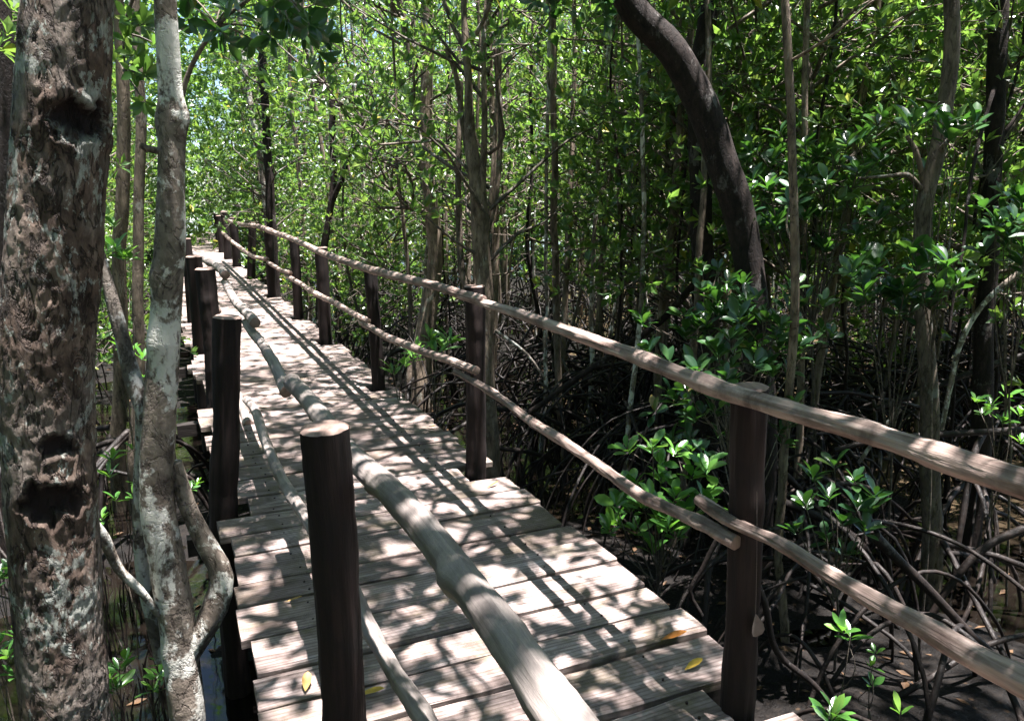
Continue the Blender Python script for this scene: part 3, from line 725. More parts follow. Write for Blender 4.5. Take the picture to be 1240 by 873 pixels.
# T1: thick flaky trunk
def big_trunk():
    Y = 1.95
    pts = [(95, -160, 112), (82, 0, 112), (76, 140, 122), (66, 300, 120), (58, 450, 118), (66, 650, 112), (80, 873, 108), (92, 1050, 112)]
    P = [at(a, b, Y) for a, b, w in pts][::-1]; R = [.86 * w * .5 / F * (Y * CP + (H - at(a, b, Y)[2]) * SP) for a, b, w in pts][::-1]
    P.insert(0, np.array([P[0][0] + .02, P[0][1], GROUND - .3])); R.insert(0, R[0] * 1.25)
    P.append(P[-1] + np.array([.12, .05, 2.0])); R.append(R[-1] * .8)
    P.append(P[-1] + np.array([.25, .15, 2.6])); R.append(R[-1] * .5)
    base = np.array([P[0][0], P[0][1], gz(P[0][0], P[0][1])])
    t = empty('mangrove_tree', base, 'thick reddish brown trunk with flaky bark and dark rotten knot holes', 'tree')
    holes = [(at(88, 145, Y - .1), .05, .045, .03), (at(58, 610, Y - .1), .055, .048, .026), (at(62, 545, Y - .11), .03, .03, .015), (at(118, 255, Y - .11), .016, .018, .008)]
    store = {}
    def disp(V, L, th):
        q = V * np.array([1, 1, .28]); w = fbm(V * 9, 3) * .05
        n1 = fbm((q + w[..., None]) * 26, 4); rid = 1 - np.abs(fbm((q + w[..., None]) * 26 + 9, 4)) * 13
        d = .004 * n1 - .006 * np.clip(rid, 0, 1) ** 3 + .004 * fbm(V * 70, 3) + .006 * fbm(V * 5, 2)
        rot = np.zeros(V.shape[:2])
        for (h, rx, rz, dep) in holes:
            dv = V - h; nn = fbm(V * 30 + 4, 4) * .9
            e = np.sqrt((dv[..., 0] / rx) ** 2 + (dv[..., 1] / .12) ** 2 + (dv[..., 2] / (rz)) ** 2) + nn
            g = 1 / (1 + np.exp((e - 1) * 7)); d = d - dep * g + dep * .3 * np.exp(-((e - 1.3) / .3) ** 2); rot = np.maximum(rot, np.clip(1.25 / (1 + np.exp((e - 1.1) * 9)), 0, 1))
        store['rot'] = rot
        return d
    mb = MB(); V0 = np.array(P)
    # fine rings only where it is seen close
    tube(mb, V0, R, 150, .011, .03, 3, dispf=disp, seed=3, cap=False)
    o = mb.build('trunk', BIGBARK, t); to_local(o, t)
    a = o.data.attributes.new('rot', 'FLOAT', 'POINT'); a.data.foreach_set('value', store['rot'].ravel().astype(np.float32))
    for i in range(5):
        m1 = root_mesh(900 + i, 1, (.25, .6), (.3, .8), (.025, .045)); q = m1.build('prop_root', ROOT, t); q.rotation_euler.z = i * 1.3
    link('crown', HI[0], t)
    return t
big_trunk()
# T2: pale forked trunk
t2 = named_tree('mangrove_tree', 'pale lichen-blotched slender trunk, forked low, beside the thick flaky trunk',
    [(203, -140, 24), (200, 0, 25), (204, 90, 27), (207, 165, 31), (206, 230, 32), (205, 290, 34), (203, 350, 36), (198, 430, 36), (192, 500, 37), (190, 600, 38), (205, 690, 40), (218, 780, 40), (228, 880, 40), (235, 1000, 42)],
    2.75, BARKP, HI[2], None, 40, step=.03, amp=.10,
    branches=[[(178, 505, 22, 0), (160, 455, 21, .05), (148, 410, 18, .08), (132, 350, 15, .1), (118, 300, 13, .12), (105, 240, 10, .15), (95, 100, 8, .2)],
              [(206, 178, 14, -.02), (192, 183, 9, -.02), (178, 180, 8, -.05), (170, 176, 7, -.06)],
              [(212, 560, 18, .03), (228, 610, 22, .05), (250, 655, 26, .08), (270, 700, 30, .08), (262, 735, 34, .06), (240, 775, 30, .02), (226, 800, 24, 0)],
              [(172, 500, 16, .02), (170, 600, 16, .06), (172, 700, 16, .06), (195, 800, 16, .05)]],
    knots=[(3.32, 0, .05, .02), (3.3, 2.4, .05, .022), (2.75, 3.9, .04, .012), (2.5, 4.6, .05, .015), (1.2, 3.5, .05, .01)], top=None, Yl=None)
# T4 leaning dark trunk, T5.. behind it
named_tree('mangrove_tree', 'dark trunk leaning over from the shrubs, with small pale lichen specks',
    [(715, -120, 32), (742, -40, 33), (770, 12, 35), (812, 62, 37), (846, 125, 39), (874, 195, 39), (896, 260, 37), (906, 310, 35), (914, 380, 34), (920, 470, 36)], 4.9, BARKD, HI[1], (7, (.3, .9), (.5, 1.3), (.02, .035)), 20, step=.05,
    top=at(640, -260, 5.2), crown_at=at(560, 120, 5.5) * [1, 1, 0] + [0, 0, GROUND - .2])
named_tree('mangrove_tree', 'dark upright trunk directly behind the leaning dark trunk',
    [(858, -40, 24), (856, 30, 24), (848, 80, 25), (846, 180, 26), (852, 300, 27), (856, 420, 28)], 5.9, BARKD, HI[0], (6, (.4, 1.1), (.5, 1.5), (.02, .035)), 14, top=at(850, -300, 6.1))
named_tree('mangrove_tree', 'thin brown trunk with pale twin stem, seen right of the leaning dark trunk top',
    [(884, -30, 14), (888, 30, 14), (890, 90, 13), (884, 150, 13), (890, 240, 13), (892, 430, 14)], 8.2, BARK, HI[2], (5, (.4, 1.), (.4, 1.2), (.015, .025)), 12, top=at(880, -300, 8.4),
    branches=[[(889, 200, 9, 0), (902, 110, 8, .1), (912, 60, 7, .2), (934, -20, 6, .3)], [(890, 120, 7, 0), (903, 50, 8, -.1), (908, -20, 6, -.2)]])
named_tree('mangrove_tree', 'crooked reddish brown trunk standing close beyond the lower pole rail, with leafy twigs',
    [(1152, -40, 16), (1152, 30, 18), (1146, 120, 18), (1137, 175, 20), (1120, 240, 19), (1115, 330, 18), (1122, 430, 20), (1126, 560, 22), (1126, 730, 24)], 4.6, BARK, HI[2], (6, (.3, .8), (.4, 1.2), (.018, .03)), 16, step=.05, top=at(1170, -300, 4.8),
    branches=[[(1118, 232, 8, 0), (1100, 212, 6, -.05), (1080, 214, 4, -.1), (1040, 216, 3, -.1)], [(1136, 190, 8, 0), (1150, 168, 5, -.1), (1172, 150, 4, -.1)], [(1122, 240, 7, 0), (1108, 180, 6, 0), (1098, 165, 4, 0)]])
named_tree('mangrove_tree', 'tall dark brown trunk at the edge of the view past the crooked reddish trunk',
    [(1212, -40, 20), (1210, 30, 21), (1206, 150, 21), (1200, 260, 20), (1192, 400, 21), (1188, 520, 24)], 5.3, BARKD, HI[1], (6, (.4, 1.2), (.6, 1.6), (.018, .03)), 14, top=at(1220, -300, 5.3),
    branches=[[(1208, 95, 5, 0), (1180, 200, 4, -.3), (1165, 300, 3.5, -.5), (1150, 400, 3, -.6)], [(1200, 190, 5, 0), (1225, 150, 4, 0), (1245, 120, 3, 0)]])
named_tree('mangrove_tree', 'smooth tan trunk with flared foot behind the second long top rail',
    [(516, -40, 14), (518, 60, 15), (516, 130, 15), (518, 200, 16), (523, 260, 18), (526, 330, 18), (520, 370, 21), (513, 415, 24), (508, 460, 34)], 9.6, BARK, CR[5], (6, (.3, .9), (.4, 1.2), (.02, .03)), 14, top=at(515, -300, 9.6),
    branches=[[(526, 262, 7, 0), (505, 254, 5, -.1), (480, 252, 4, -.1), (450, 250, 3, -.2), (430, 240, 2, -.2)], [(516, 150, 5, 0), (490, 140, 3, 0), (450, 128, 3, 0), (430, 130, 2, 0)]])
named_tree('mangrove_tree', 'cluster of slender stems forking upward just past the second dark rail post',
    [(563, 60, 9), (568, 110, 10), (570, 170, 14), (578, 230, 20), (583, 300, 22), (588, 380, 20), (590, 480, 20), (594, 560, 22)], 6.6, BARK, CR[0], (6, (.3, .9), (.4, 1.3), (.018, .028)), 14, top=at(560, -60, 6.7),
    branches=[[(564, 62, 6, 0), (548, 30, 5, .1), (534, -10, 4, .2)], [(564, 60, 6, 0), (584, 28, 5, -.1), (602, -20, 4, -.2)],
              [(574, 230, 8, 0), (560, 150, 7, .1), (548, 80, 6, .1), (540, 60, 5, .1)], [(583, 260, 9, 0), (588, 140, 7, -.1), (585, 60, 6, -.1), (590, -10, 5, 0)],
              [(584, 300, 9, .1), (600, 240, 7, .1), (606, 160, 6, .2), (600, 60, 5, .2)], [(588, 400, 11, .05), (560, 330, 9, .3), (555, 250, 8, .4), (558, 100, 6, .5)]])
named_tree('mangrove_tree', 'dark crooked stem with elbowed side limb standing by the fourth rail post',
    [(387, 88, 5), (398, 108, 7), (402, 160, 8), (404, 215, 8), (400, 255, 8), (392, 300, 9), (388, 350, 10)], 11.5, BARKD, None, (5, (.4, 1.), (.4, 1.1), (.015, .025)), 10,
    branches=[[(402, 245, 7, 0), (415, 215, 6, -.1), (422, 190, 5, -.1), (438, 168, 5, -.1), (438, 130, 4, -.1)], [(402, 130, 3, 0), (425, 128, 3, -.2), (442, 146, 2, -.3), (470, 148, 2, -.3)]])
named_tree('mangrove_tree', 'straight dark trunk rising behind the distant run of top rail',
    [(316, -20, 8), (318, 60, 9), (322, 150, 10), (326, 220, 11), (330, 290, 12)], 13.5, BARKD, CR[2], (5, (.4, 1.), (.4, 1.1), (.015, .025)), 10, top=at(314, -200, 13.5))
named_tree('mangrove_tree', 'pale speckled slanting trunk next to the straight dark trunk by the far rails',
    [(292, 40, 6), (300, 110, 7), (310, 160, 8), (318, 210, 8), (324, 270, 8)], 14.5, BARKP, CR[4], None, 10, top=at(280, -80, 14.5))
for (px, w, Y, m, lb) in [(147, 15, 6.2, BARK, 'grey trunk seen close against the right edge of the thick flaky trunk'), (168, 12, 5.6, BARK, 'tan mossy trunk standing between the thick flaky and the pale forked trunks'), (8, 22, 5.2, BARKD, 'shaded trunk seen past the outer edge of the thick flaky trunk')]:
    named_tree('mangrove_tree', lb, [(px - 5, -20, w * .8), (px + 3, 140, w), (px - 2, 300, w * 1.05), (px, 450, w * 1.1), (px - 4, 560, w * 1.2)], Y, m, HI[2] if px != 8 else CR[2], (5, (.4, 1.), (.4, 1.1), (.015, .028)), 12, top=at(px + 5, -300, Y), step=.1)
# T3: bare pale stick leaning between the trunks
mb = MB(); q = [at(104, 622, 2.5), at(125, 650, 2.55), at(145, 690, 2.6), at(170, 715, 2.65), at(192, 744, 2.7)]
tube(mb, q, [.018, .022, .017, .015, .014], 12, .03, .15, 12, wob=.006, seed=5)
o = mb.build('dead_branch', BARKP); tag(o, 'bare pale broken branch propped between the flaky trunk and the forked trunk', 'branch')

# canopy trees whose high crowns shade the walk; their stems stand beyond the picture or beside the walk
CN = [crown_mesh('crown', 380 + i, *p, spread=(.6, 1.35)) for i, p in enumerate([(-1.0, 1.1, 1.5, 12, 17, .13, 6, .21), (-.9, 1.2, 1.7, 13, 17, .135, 6, .22)])]
def shade_tree(bs, bl, cs_, cl, zc, cm, sc_=1.0, rz=0):
    b = W(bs, bl); g = gz(b[0], b[1]); lift = zc / .95
    c = W(cs_ - .10 * lift, cl + .085 * lift, zc)
    t = empty('mangrove_tree', (b[0], b[1], g), 'tall mangrove reaching over the boardwalk, its high crown shading the boards', 'tree', 'tall mangroves shading the boardwalk')
    e = c - np.array([b[0], b[1], g]); mb = MB()
    tube(mb, [(0, 0, -.3), (0.03, .02, 1.5), e * [.15, .15, .55], e * [.6, .6, .85], e + [0, 0, .6]], [.07, .06, .05, .035, .012], 10, .2, .1, wob=.03, cap=False, seed=int(bs * 3) % 9 + 1)
    mb.build('trunk', BARK, t); o = link('crown', cm, t); o.location = tuple(e); o.scale = (sc_,) * 3; o.rotation_euler.z = rz
    link('prop_roots', RT[0], t)
for i, q in enumerate([(1.0, -1.6, 1.2, .5), (-.6, 3.4, 1.5, 1.8), (2.6, -1.7, 2.9, .9), (-1.5, 3.0, 3.0, 2.2), (4.4, -1.8, 4.6, .5), (1.2, 4.2, 4.8, 1.6), (6.6, -2.0, 6.8, .9), (8.8, -2.0, 9.6, .5), (12, 4.0, 12.4, 1.3), (15.5, -2.2, 15.8, .8), (19, 4.0, 19.5, 1.2)]):
    shade_tree(*q, 8.2 + (i * .37) % 1.3 if i not in (0, 2, 3, 5) else 4.3 + i * .15, CN[i % 2], 1.0 + .1 * (i % 3), i * 1.1)
for i, q in enumerate([(.5, 4.6, 3.0, 3.6)]): shade_tree(*q, 7.2 + i * .5, CN[i % 2], 1.05, i * 2.1 + .5)
for i, (px, Y, k, s_) in enumerate([(840, 6.6, 0, .9), (960, 6.2, 1, 1.0), (1040, 7.2, 2, 1.0), (1180, 5.6, 1, .9), (1230, 6.4, 2, 1.0), (900, 7.6, 2, 1.0), (990, 8.4, 0, 1.2), (1150, 8.0, 1, 1.2), (780, 8.2, 0, .9)]):
    q = at(px, 400, Y); placed.append((q[0], q[1])); tree(q[0], q[1], TR[6], UNB[k % 2], RT[4], 'leafy young mangrove filling the gap among the dark trunks beyond the near post', 'young mangroves behind the near post', s=s_, name='young_mangrove')
# root-rich mangroves and loose roots in the open tangle on the water side
c = 0
while c < 24:
    y = rg.uniform(4.0, 9.5); x = rg.uniform(.02 * y + .3, .85 * y); s_, l_ = sl((x, y))
    if l_ < 3.3 or not ok(x, y, .55) or (x > .42 * y and y < 7.5): continue
    placed.append((x, y)); c += 1
    tree(x, y, rg.choice([TR[0], TR[1], TR[3], TR[6], TR[6], TR[8]]), rg.choice([None, None, HI[2]]), rg.choice(RT[1:4]), 'slender mangrove standing on a spread of arching roots by the open water', 'slender mangroves over the root tangle', s=rg.uniform(.85, 1.15))
rl = np.random.default_rng(77)
for i in range(46):                       # long looping roots running over the mud
    for _ in range(50):
        y = rl.uniform(2.6, 10); x = rl.uniform(-.1 * y + .6, .9 * y); s_, l_ = sl((x, y))
        if l_ > 2.5: break
    a = rl.uniform(0, 6.28); D = rl.uniform(.8, 2.4); hgt = rl.uniform(.15, .75)
    u = np.array([math.cos(a), math.sin(a) * .6, 0]); z = gz(x, y); sd = np.array([-u[1], u[0], 0]); cv = rl.normal(0, .25)
    e = np.array([x, y, 0]) + u * D
    if sl(e)[1] < 2.1: u = -u
    P = [np.array([x, y, z - .12]) + u * D * t + sd * cv * math.sin(PI * t) + np.array([0, 0, (hgt + .1) * math.sin(PI * t) ** .7]) for t in np.linspace(0, 1, 7)]
    r0 = rl.uniform(.008, .019); base = P[0]
    mb = MB(); tube(mb, np.array(P) - base, np.linspace(r0, r0 * .7, 7), 8, .09, .15, 9, wob=.03, cap=False, seed=i)
    o = mb.build('looping_root', ROOT); o.location = tuple(base)
    tag(o, 'dark wet mangrove root arching over the mud beyond the rough handrail', 'root', 'loose arching roots on the mud')
# dead pale poles leaning in the tangle, traced
for k, (pl, Y, w, mt, lb) in enumerate([
    ([(1240, 325), (1190, 370), (1165, 410), (1150, 470), (1140, 520)], 5.2, 7, BARKP, 'thin pale curved branch sweeping down past the tall dark trunk'),
    ([(1090, 495), (1065, 525), (1040, 560)], 5.0, 6, BARKP, 'short pale stick slanting among the roots behind the top rail'),
    ([(600, 400), (640, 430), (660, 460)], 5.6, 4, BARKP, 'thin pale twig slanting down right beside the second dark rail post'),
    ([(840, 345), (800, 390), (740, 430), (680, 470), (640, 500)], 6.2, 9, BARKD, 'long dark fallen limb slanting across the root tangle'),
    ([(1060, 650), (1100, 690), (1140, 730), (1200, 790)], 3.6, 14, ROOT, 'thick dark root slanting down behind the near lower rail'),
    ([(1240, 640), (1190, 665), (1150, 710), (1125, 750)], 4.2, 11, ROOT, 'smooth dark root curving down beside the crooked trunk foot'),
    ([(905, 680), (925, 730), (940, 790), (985, 830), (1020, 873)], 3.3, 10, ROOT, 'long dark root hanging beside the near dark rail post'),
    ([(870, 650), (850, 690), (835, 715), (850, 745)], 3.2, 7, ROOT, 'pale tipped crooked root at the edge of the boards'),
    ([(1240, 520), (1150, 525), (1080, 530), (1010, 545)], 5.0, 9, ROOT, 'long level root under the top rail at the water side'),
    ([(1240, 430), (1130, 470), (1060, 495)], 5.6, 8, ROOT, 'straight dark limb lying over the roots by the brown water'),
]):
    P = np.array([at(a, b, Y) for a, b in pl]); base = P[-1].copy(); mb = MB()
    tube(mb, P - base, np.linspace(w, w * .8, len(pl)) * .5 / F * Y, 9, .06, .14, 9, wob=.012, seed=k + 3)
    o = mb.build('fallen_branch', mt); o.location = tuple(base); tag(o, lb, 'branch')

# ------------------------------------------------------------------ SHRUBS and SEEDLINGS
def shrub(name, label, base, tips, L, mat, K=7, near=True, cat='shrub', group=None, seed=0, spread=(.75, 1.45), ratio=.45, stemr=.006, extra=0, jit=.1):
    base = np.array(base, float); base[2] = gz(base[0], base[1])
    t = empty(name, base, label, cat, group); r = np.random.default_rng(seed)
    mb = MB(); pos = []; ax = []
    hub = base * .35 + np.mean(tips, axis=0) * .65; hub = hub - [0, 0, .08]
    tube(mb, [base * 0, (base * .5 + hub * .5) - base + [.02, .01, 0], hub - base], [stemr * 1.4, stemr * 1.2, stemr], 8, .08, .1, 9, wob=.01, seed=seed)
    for tp in tips:
        tp = np.array(tp, float); m = (tp + hub) / 2 + r.normal(0, .02, 3) - [0, 0, .02]
        h2 = hub + [0, 0, r.uniform(-.25, .1) * min(1, abs(hub[2] - base[2]))]; tube(mb, [h2 - base, m - base, tp - base], [stemr * .8, stemr * .6, stemr * .4], 6, .06, 0, cap=False)
        pos.append(tp - base); ax.append((tp - hub) * .8 / (np.linalg.norm(tp - hub) + .01) * .5 + [0, 0, .8] + r.normal(0, .18, 3))
        for _ in range(extra):
            q = tp + r.normal(0, jit, 3) * [1, 1, .7]; m2 = m * .25 + tp * .75; tube(mb, [m2 - base, (m2 + q) / 2 - base - [0, 0, .01], q - base], [stemr * .4, stemr * .35, stemr * .3], 5, .06, 0, cap=False)
            pos.append(q - base); ax.append((q - hub) * .5 + [0, 0, .5] + r.normal(0, .2, 3))
    mb.build('stem', TWIG, t)
    V, Fa = rosette_leaves(np.array(pos), np.array(ax), K, L, near, seed=seed, spread=spread, ratio=ratio, droop=.12)
    link('foliage', leaves_to_mesh('foliage', V, Fa, [mat], None, smooth=True), t)
    return t
def tipsat(lst, Y, dy=.12, seed=0):
    r = np.random.default_rng(seed + 5); return [at(a, b, Y + r.uniform(-dy, dy)) for a, b in lst]
shrub('mangrove_sapling', 'sunlit bright green sapling beside the boards, behind the lower rail', at(800, 690, 3.75) , tipsat([(755, 592), (800, 578), (838, 572), (852, 600), (818, 600), (780, 612), (745, 610), (800, 628), (835, 622), (738, 640), (858, 560), (790, 540), (820, 645), (770, 640)], 3.6), .115, LEAFS, 8, seed=1, extra=1)
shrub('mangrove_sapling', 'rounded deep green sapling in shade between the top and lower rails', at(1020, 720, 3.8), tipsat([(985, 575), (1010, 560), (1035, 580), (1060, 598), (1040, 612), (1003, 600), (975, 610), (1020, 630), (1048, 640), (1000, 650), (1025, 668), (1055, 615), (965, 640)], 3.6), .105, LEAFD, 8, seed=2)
shrub('mangrove_seedling', 'small green seedling under the lower rail, topmost of the near seedlings', at(1022, 830, 3.1), tipsat([(1020, 762), (1030, 770)], 3.1, .02), .10, LEAFS, 6, cat='seedling', seed=3, stemr=.004, ratio=.35)
shrub('mangrove_seedling', 'thin seedling with spaced pairs of small leaves under the lower rail', at(1056, 860, 3.1), tipsat([(1060, 790), (1054, 806), (1056, 830)], 3.1, .02), .065, LEAFS, 4, cat='seedling', seed=4, stemr=.004)
shrub('mangrove_seedling', 'bright sunlit seedling by the end of the near plank', at(1010, 905, 2.75), tipsat([(1012, 862), (1006, 872)], 2.75, .02), .11, LEAFS, 7, cat='seedling', seed=5, stemr=.004, ratio=.33)
shrub('mangrove_seedling', 'small pale sunlit seedling with folded leaves, rightmost on the dark mud', at(1092, 890, 2.8), tipsat([(1090, 862)], 2.8, .02), .085, LEAFS, 5, cat='seedling', seed=6, stemr=.004, ratio=.33)
shrub('mangrove_sapling', 'yellow green starry sapling between the third post and second post', at(520, 470, 6.4), tipsat([(520, 408), (538, 418), (505, 425), (528, 425), (545, 410)], 6.3), .16, LEAFS, 8, seed=7, ratio=.28)
shrub('mangrove_sapling', 'low green starry sapling right beside the third dark rail post', at(492, 480, 5.9), tipsat([(488, 440), (500, 430), (476, 448)], 5.8), .14, LEAFS, 8, seed=8, ratio=.28)
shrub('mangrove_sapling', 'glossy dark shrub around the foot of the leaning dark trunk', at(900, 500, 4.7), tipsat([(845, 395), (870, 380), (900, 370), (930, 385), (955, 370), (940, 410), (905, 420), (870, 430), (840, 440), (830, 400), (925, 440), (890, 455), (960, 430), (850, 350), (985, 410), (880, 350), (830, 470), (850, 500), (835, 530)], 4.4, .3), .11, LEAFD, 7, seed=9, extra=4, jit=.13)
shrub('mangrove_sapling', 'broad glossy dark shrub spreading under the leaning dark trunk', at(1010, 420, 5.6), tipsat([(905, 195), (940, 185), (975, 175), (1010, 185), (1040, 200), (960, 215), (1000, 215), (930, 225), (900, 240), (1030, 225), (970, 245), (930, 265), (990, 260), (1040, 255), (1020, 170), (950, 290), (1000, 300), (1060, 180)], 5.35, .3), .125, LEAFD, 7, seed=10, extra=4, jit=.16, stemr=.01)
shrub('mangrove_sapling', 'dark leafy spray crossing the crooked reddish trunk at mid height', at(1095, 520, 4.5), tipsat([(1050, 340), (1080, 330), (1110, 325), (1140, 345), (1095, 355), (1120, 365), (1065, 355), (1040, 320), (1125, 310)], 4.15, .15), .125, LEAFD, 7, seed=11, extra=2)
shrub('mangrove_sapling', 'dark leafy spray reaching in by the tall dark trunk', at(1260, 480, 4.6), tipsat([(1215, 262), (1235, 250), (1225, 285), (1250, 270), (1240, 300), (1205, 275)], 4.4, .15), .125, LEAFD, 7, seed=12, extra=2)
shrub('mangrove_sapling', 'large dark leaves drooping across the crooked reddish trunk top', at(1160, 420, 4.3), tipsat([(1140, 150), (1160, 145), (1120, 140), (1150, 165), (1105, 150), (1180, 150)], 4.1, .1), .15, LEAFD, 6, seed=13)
shrub('mangrove_sapling', 'scattered small green sapling low in the root tangle by the tall dark trunk', at(1215, 560, 4.8), tipsat([(1200, 490), (1220, 480), (1235, 500), (1190, 500), (1215, 510)], 4.6), .085, LEAFS, 6, seed=14, extra=1)
shrub('mangrove_sapling', 'small mid green shrub behind the near dark rail post', at(925, 560, 4.2), tipsat([(860, 470), (865, 500), (945, 520), (960, 510), (850, 545)], 4.1, .2), .10, LEAFD, 7, seed=15, extra=1)
for i, (px, py, Y, L, n, lb) in enumerate([
    (150, 560, 4.4, .09, 4, 'small yellow green seedling seen between the flaky and forked trunks, upper one'), (148, 618, 4.0, .08, 3, 'little green seedling low between the flaky and forked trunks'),
    (148, 838, 2.9, .10, 4, 'seedling with one large dark oval leaf by the foot of the forked trunk'), (175, 800, 3.1, .075, 6, 'bushy green seedling against the foot of the forked trunk'),
    (12, 700, 3.0, .085, 6, 'green seedling past the outer edge of the flaky trunk, upper one'), (8, 790, 2.8, .09, 6, 'green seedling low beside the outer edge of the flaky trunk'), (165, 440, 5.0, .10, 4, 'tiny yellow green seedling high between flaky and forked trunks'),
    (240, 590, 4.6, .07, 3, 'tiny seedling on the mud beside the post pile'), (130, 300, 4.4, .1, 8, 'leafy sapling peeping behind the flaky trunk near its middle')]):
    r = np.random.default_rng(i + 60); tp = [(px + r.normal(0, 14), py + r.normal(0, 14)) for _ in range(n)]
    shrub('mangrove_seedling', lb, at(px + 3, py + 60, Y), tipsat(tp, Y, .1, i), L, LEAFS, 6, cat='seedling', seed=30 + i, stemr=.004, ratio=.36)
# leafy bough hanging in at the top, from the pale trunk's neighbours
def bough(label, pts, Y, tips, L, mat, seed):
    base = at(pts[0][0], pts[0][1], Y); t = empty('leafy_bough', base, label, 'bough')
    mb = MB(); q = [at(a, b, Y) - base for a, b in pts]; tube(mb, q, np.linspace(.014, .005, len(q)), 8, .08, .1, 8, wob=.01, seed=seed)
    r = np.random.default_rng(seed); pos = []; ax = []
    for a, b in tips:
        p = at(a, b, Y + r.uniform(-.35, .35)) - base; k = int(np.argmin([np.linalg.norm(p - x) for x in q])); pos.append(p); ax.append((p - q[k]) * .8 + r.normal(0, .1, 3) + [0, 0, .1])
        tube(mb, [q[k], (q[k] + p) / 2 + [0, 0, .01], p], [.005, .004, .003], 5, .1, 0, cap=False)
    mb.build('stem', TWIG, t)
    V, Fa = rosette_leaves(np.array(pos), np.array(ax), 7, L, True, seed=seed, ratio=.42)
    link('foliage', leaves_to_mesh('foliage', V, Fa, [mat], None, smooth=True), t)
rb = random.Random(3)
bough('leafy bough hanging over the walk at the top of the view beside the pale trunk', [(215, 140), (232, 80), (262, 30), (330, -20), (420, -60)], 3.6, [(rb.uniform(225, 400), rb.uniform(-25, 30) + (rb.random() ** 2) * 45) for _ in range(34)], .10, LEAFD, 5)
bough('leafy bough hanging between the flaky trunk and the pale trunk', [(190, -60), (165, -10), (150, 40), (152, 90)], 4.2, [(rb.uniform(138, 192), rb.uniform(-25, 130)) for _ in range(18)], .10, LEAF, 6)
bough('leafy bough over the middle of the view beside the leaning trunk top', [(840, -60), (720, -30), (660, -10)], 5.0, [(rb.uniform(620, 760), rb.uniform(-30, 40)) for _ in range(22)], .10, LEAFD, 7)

# pencil roots in the mud on the smooth rail side
mb = MB(); rp = random.Random(9); n = 0
while n < 620:
    y = rp.uniform(2.0, 8.5); x = rp.uniform(-.72 * y, -.05 * y); s_, l_ = sl((x, y))
    if l_ > -.05: continue
    z = gz(x, y); h = rp.uniform(.08, .42); n += 1
    tube(mb, [(x, y, z - .05), (x + rp.uniform(-.02, .02), y, z + h * .5), (x + rp.uniform(-.04, .04), y + rp.uniform(-.03, .03), z + h)], [.007, .006, .003], 4, .3, cap=False)
tag(mb.build('pencil_roots', ROOT), 'thin upright pencil roots standing in the dark mud beside the smooth handrail', 'roots', kind='stuff')
# leaf litter on the mud
r = np.random.default_rng(8); N = 2600
x = r.uniform(-8, 12, N); y = r.uniform(1, 12, N); z = mudz(x[None], y[None])[0] + .006; keep = z > WZ - .01
z = np.maximum(z, WZ + .006)
pos = np.stack([x, y, z], 1); dd = np.stack([r.normal(0, 1, N), r.normal(0, 1, N), r.normal(0, .1, N)], 1); nn = np.stack([r.normal(0, .2, N), r.normal(0, .2, N), np.ones(N)], 1)
Lz = r.uniform(.05, .11, N); V, Fa = leaf_mesh(pos, dd, nn, Lz, Lz * .42, False, -.05, .1)
tag(link('leaf_litter', leaves_to_mesh('leaf_litter', V, Fa, [LITTER])), 'fallen brown leaves scattered over the mud and roots', 'leaf litter', kind='stuff')

# fallen leaves on the boards
def fallen(px, py, L, ang, mat, lb, ratio=.38, zz=.012, curl=-.18):
    d = ray(px, py); t = (zz - H) / d[2]; p = np.array([d[0] * t, d[1] * t, zz])
    dr = np.array([[math.cos(ang), math.sin(ang), .03]]); V, Fa = leaf_mesh(np.array([-dr[0] * L / 2]), dr, np.array([[.1, .12, 1.]]), np.array([L]), np.array([L * ratio]), True, curl, .22)
    o = link('fallen_leaf', leaves_to_mesh('fallen_leaf', V, Fa, [mat], None, smooth=True)); o.location = tuple(p); tag(o, lb, 'leaf', 'fallen leaves on the boards')
fallen(816, 772, .105, math.radians(12), OLEAF, 'orange brown fallen leaf near the plank ends below the dark post')
fallen(840, 806, .085, math.radians(30), YLEAF, 'bright yellow fallen leaf closest to the near dark rail post')
fallen(449, 840, .095, math.radians(5), YLEAF, 'yellow fallen leaf between the near post and the thin lower rail')
fallen(371, 827, .085, math.radians(100), BLEAF, 'ochre fallen leaf standing against the near post foot')
fallen(355, 727, .075, math.radians(15), BLEAF, 'thin curled ochre leaf on the boards between the two near posts', .25)
fallen(522, 517, .075, math.radians(-35), YLEAF, 'small yellow leaf near the plank ends before the second post', .4)
fallen(596, 588, .09, math.radians(40), OLEAF, 'narrow curled brown leaf by the foot of the second post', .2)
# withered leaf hanging on a thread by the near right post
p = at(914, 755, 2.02); mb = MB(); th_ = MB()
t = empty('hanging_leaf', p, 'withered greyish leaf dangling from a thread beside the near dark post', 'leaf')
V, Fa = leaf_mesh(np.array([[0, 0, .035]]), np.array([[.12, 0, -1.]]), np.array([[.2, -1, 0]]), np.array([.085]), np.array([.042]), True, .1, .35)
link('blade', leaves_to_mesh('blade', V, Fa, [WLEAF], None, smooth=True), t)
tube(th_, [(0, 0, .035), (-.008, 0, .2), (-.02, .01, .42)], [.0006] * 3, 4, .1, cap=False); th_.build('thread', WLEAF, t)

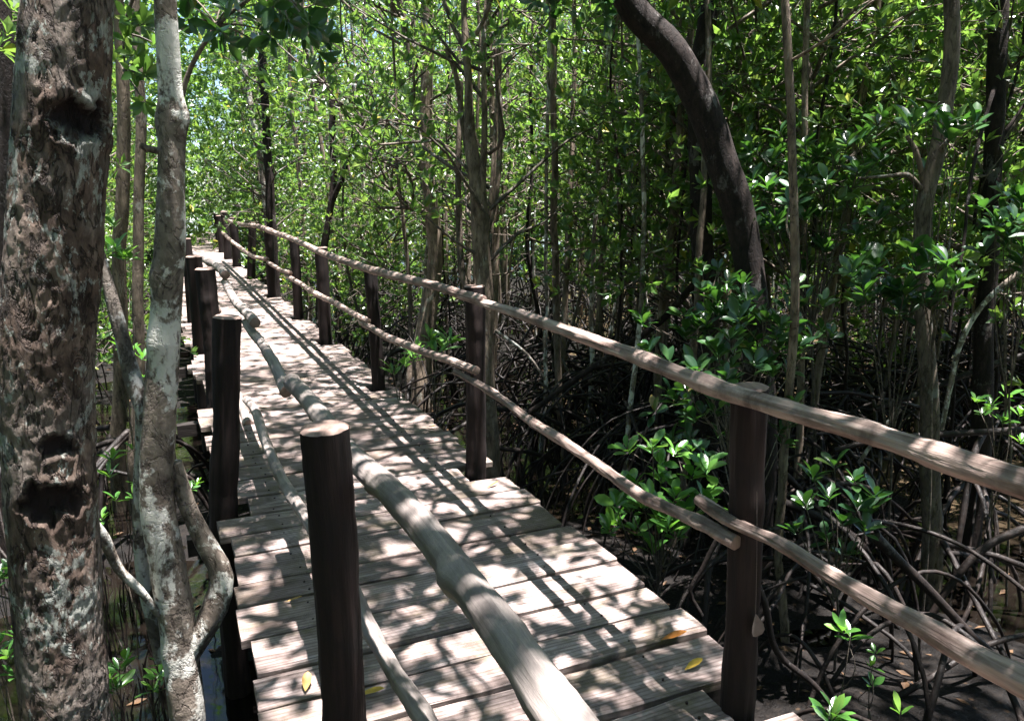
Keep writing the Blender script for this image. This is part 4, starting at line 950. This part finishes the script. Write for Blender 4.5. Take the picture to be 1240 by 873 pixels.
# unseen woods behind and beside the camera, added as one mass to block skylight
r = np.random.default_rng(31); pos = []; tw = MB(); c = 0; back = []
while c < 62:
    y = r.uniform(-13, 2.5); x = r.uniform(-13, 14); s_, l_ = sl((x, y))
    if -1.3 < l_ < 3.0 or (y > 0 and abs(x) < y * .9 + 2.6) or x * x + y * y < 11 or any((x - a) ** 2 + (y - b) ** 2 < .8 for a, b in back) or not ok(x, y, .7): continue
    back.append((x, y)); c += 1; g = gz(x, y)
    tube(tw, [(x, y, g - .3), (x + .05, y, g + 3), (x, y + .1, g + 8)], [.07, .05, .02], 7, .5, .1, cap=False)
    for i in range(60):
        z = g + .6 + 8 * r.random(); a = r.random() * 6.28; d = 1.7 * math.sqrt(r.random())
        pos.append(np.array([x + math.cos(a) * d, y + math.sin(a) * d, z]) + r.normal(0, .3, (16, 3)))
pos = np.concatenate(pos); V, Fa = rosette_leaves(pos, r.normal(0, .5, pos.shape) + [0, 0, .6], 5, .17, False, seed=6)
tag(link('unseen_shade_woods', leaves_to_mesh('unseen_shade_woods', V, Fa, [LEAF, BARK], tw)), 'unseen mangrove woods added on the near side of the boardwalk to block skylight', 'woods', kind='stuff')
# far woods as one mass
r = np.random.default_rng(21); N = 70000
ang = r.uniform(-.85, .85, N); dist = 24 + 24 * r.random(N) ** .7; hz = r.uniform(-1.2, 14, N)
pos = np.stack([np.sin(ang) * dist, np.cos(ang) * dist, hz], 1); clump = fbm(pos * .45, 3)
pos = pos[clump > -.3]; ax = r.normal(0, .5, (len(pos), 3)) + [0, 0, .5]
V, Fa = rosette_leaves(pos, ax, 5, .3, False, seed=5)
tag(link('far_woods', leaves_to_mesh('far_woods', V, Fa, [LEAF])), 'distant mass of green mangrove woods closing the view', 'woods', kind='stuff')

# ------------------------------------------------------------------ LIGHT, SKY, CAMERA
sh = RD * .085 + HD * -.10
sd = Vector((float(sh[0]), float(sh[1]), .95)).normalized()
elev = math.asin(sd.z); az = math.atan2(sd.x, sd.y)
w = bpy.data.worlds.new('World'); sc.world = w; w.use_nodes = True
nt = w.node_tree; sky = nt.nodes.new('ShaderNodeTexSky'); sky.sky_type = 'NISHITA'; sky.sun_disc = False
sky.sun_elevation = elev; sky.sun_rotation = az; sky.air_density = .8; sky.dust_density = .6
nt.links.new(sky.outputs[0], nt.nodes['Background'].inputs[0]); nt.nodes['Background'].inputs[1].default_value = .05
L_ = bpy.data.lights.new('sun', 'SUN'); L_.energy = 5; L_.angle = math.radians(.53); L_.color = (1, .962, .94)
so = bpy.data.objects.new('sun', L_); COL.objects.link(so); so.rotation_euler = sd.to_track_quat('Z', 'Y').to_euler(); so.location = (0, 0, 20)
cam = bpy.data.cameras.new('camera'); co = bpy.data.objects.new('camera', cam); COL.objects.link(co)
cam.sensor_width = 36; cam.lens = F / 1240 * 36; cam.clip_end = 500; cam.clip_start = .02
co.location = (0, 0, H); co.rotation_euler = (PI / 2 - PITCH, 0, 0); sc.camera = co
sc.view_settings.view_transform = 'Standard'; sc.view_settings.look = 'None'; sc.view_settings.exposure = 2.62; sc.view_settings.gamma = 1
sc.view_settings.use_curve_mapping = False
cy = sc.cycles; cy.max_bounces = 5; cy.diffuse_bounces = 2; cy.glossy_bounces = 2; cy.transmission_bounces = 3; cy.transparent_max_bounces = 4
cy.sample_clamp_indirect = 4; cy.caustics_reflective = False; cy.caustics_refractive = False
cy.use_denoising = True
try: cy.denoiser = 'OPENIMAGEDENOISE'; cy.denoising_prefilter = 'ACCURATE'
except Exception: pass
cy.use_adaptive_sampling = True; cy.adaptive_threshold = .015
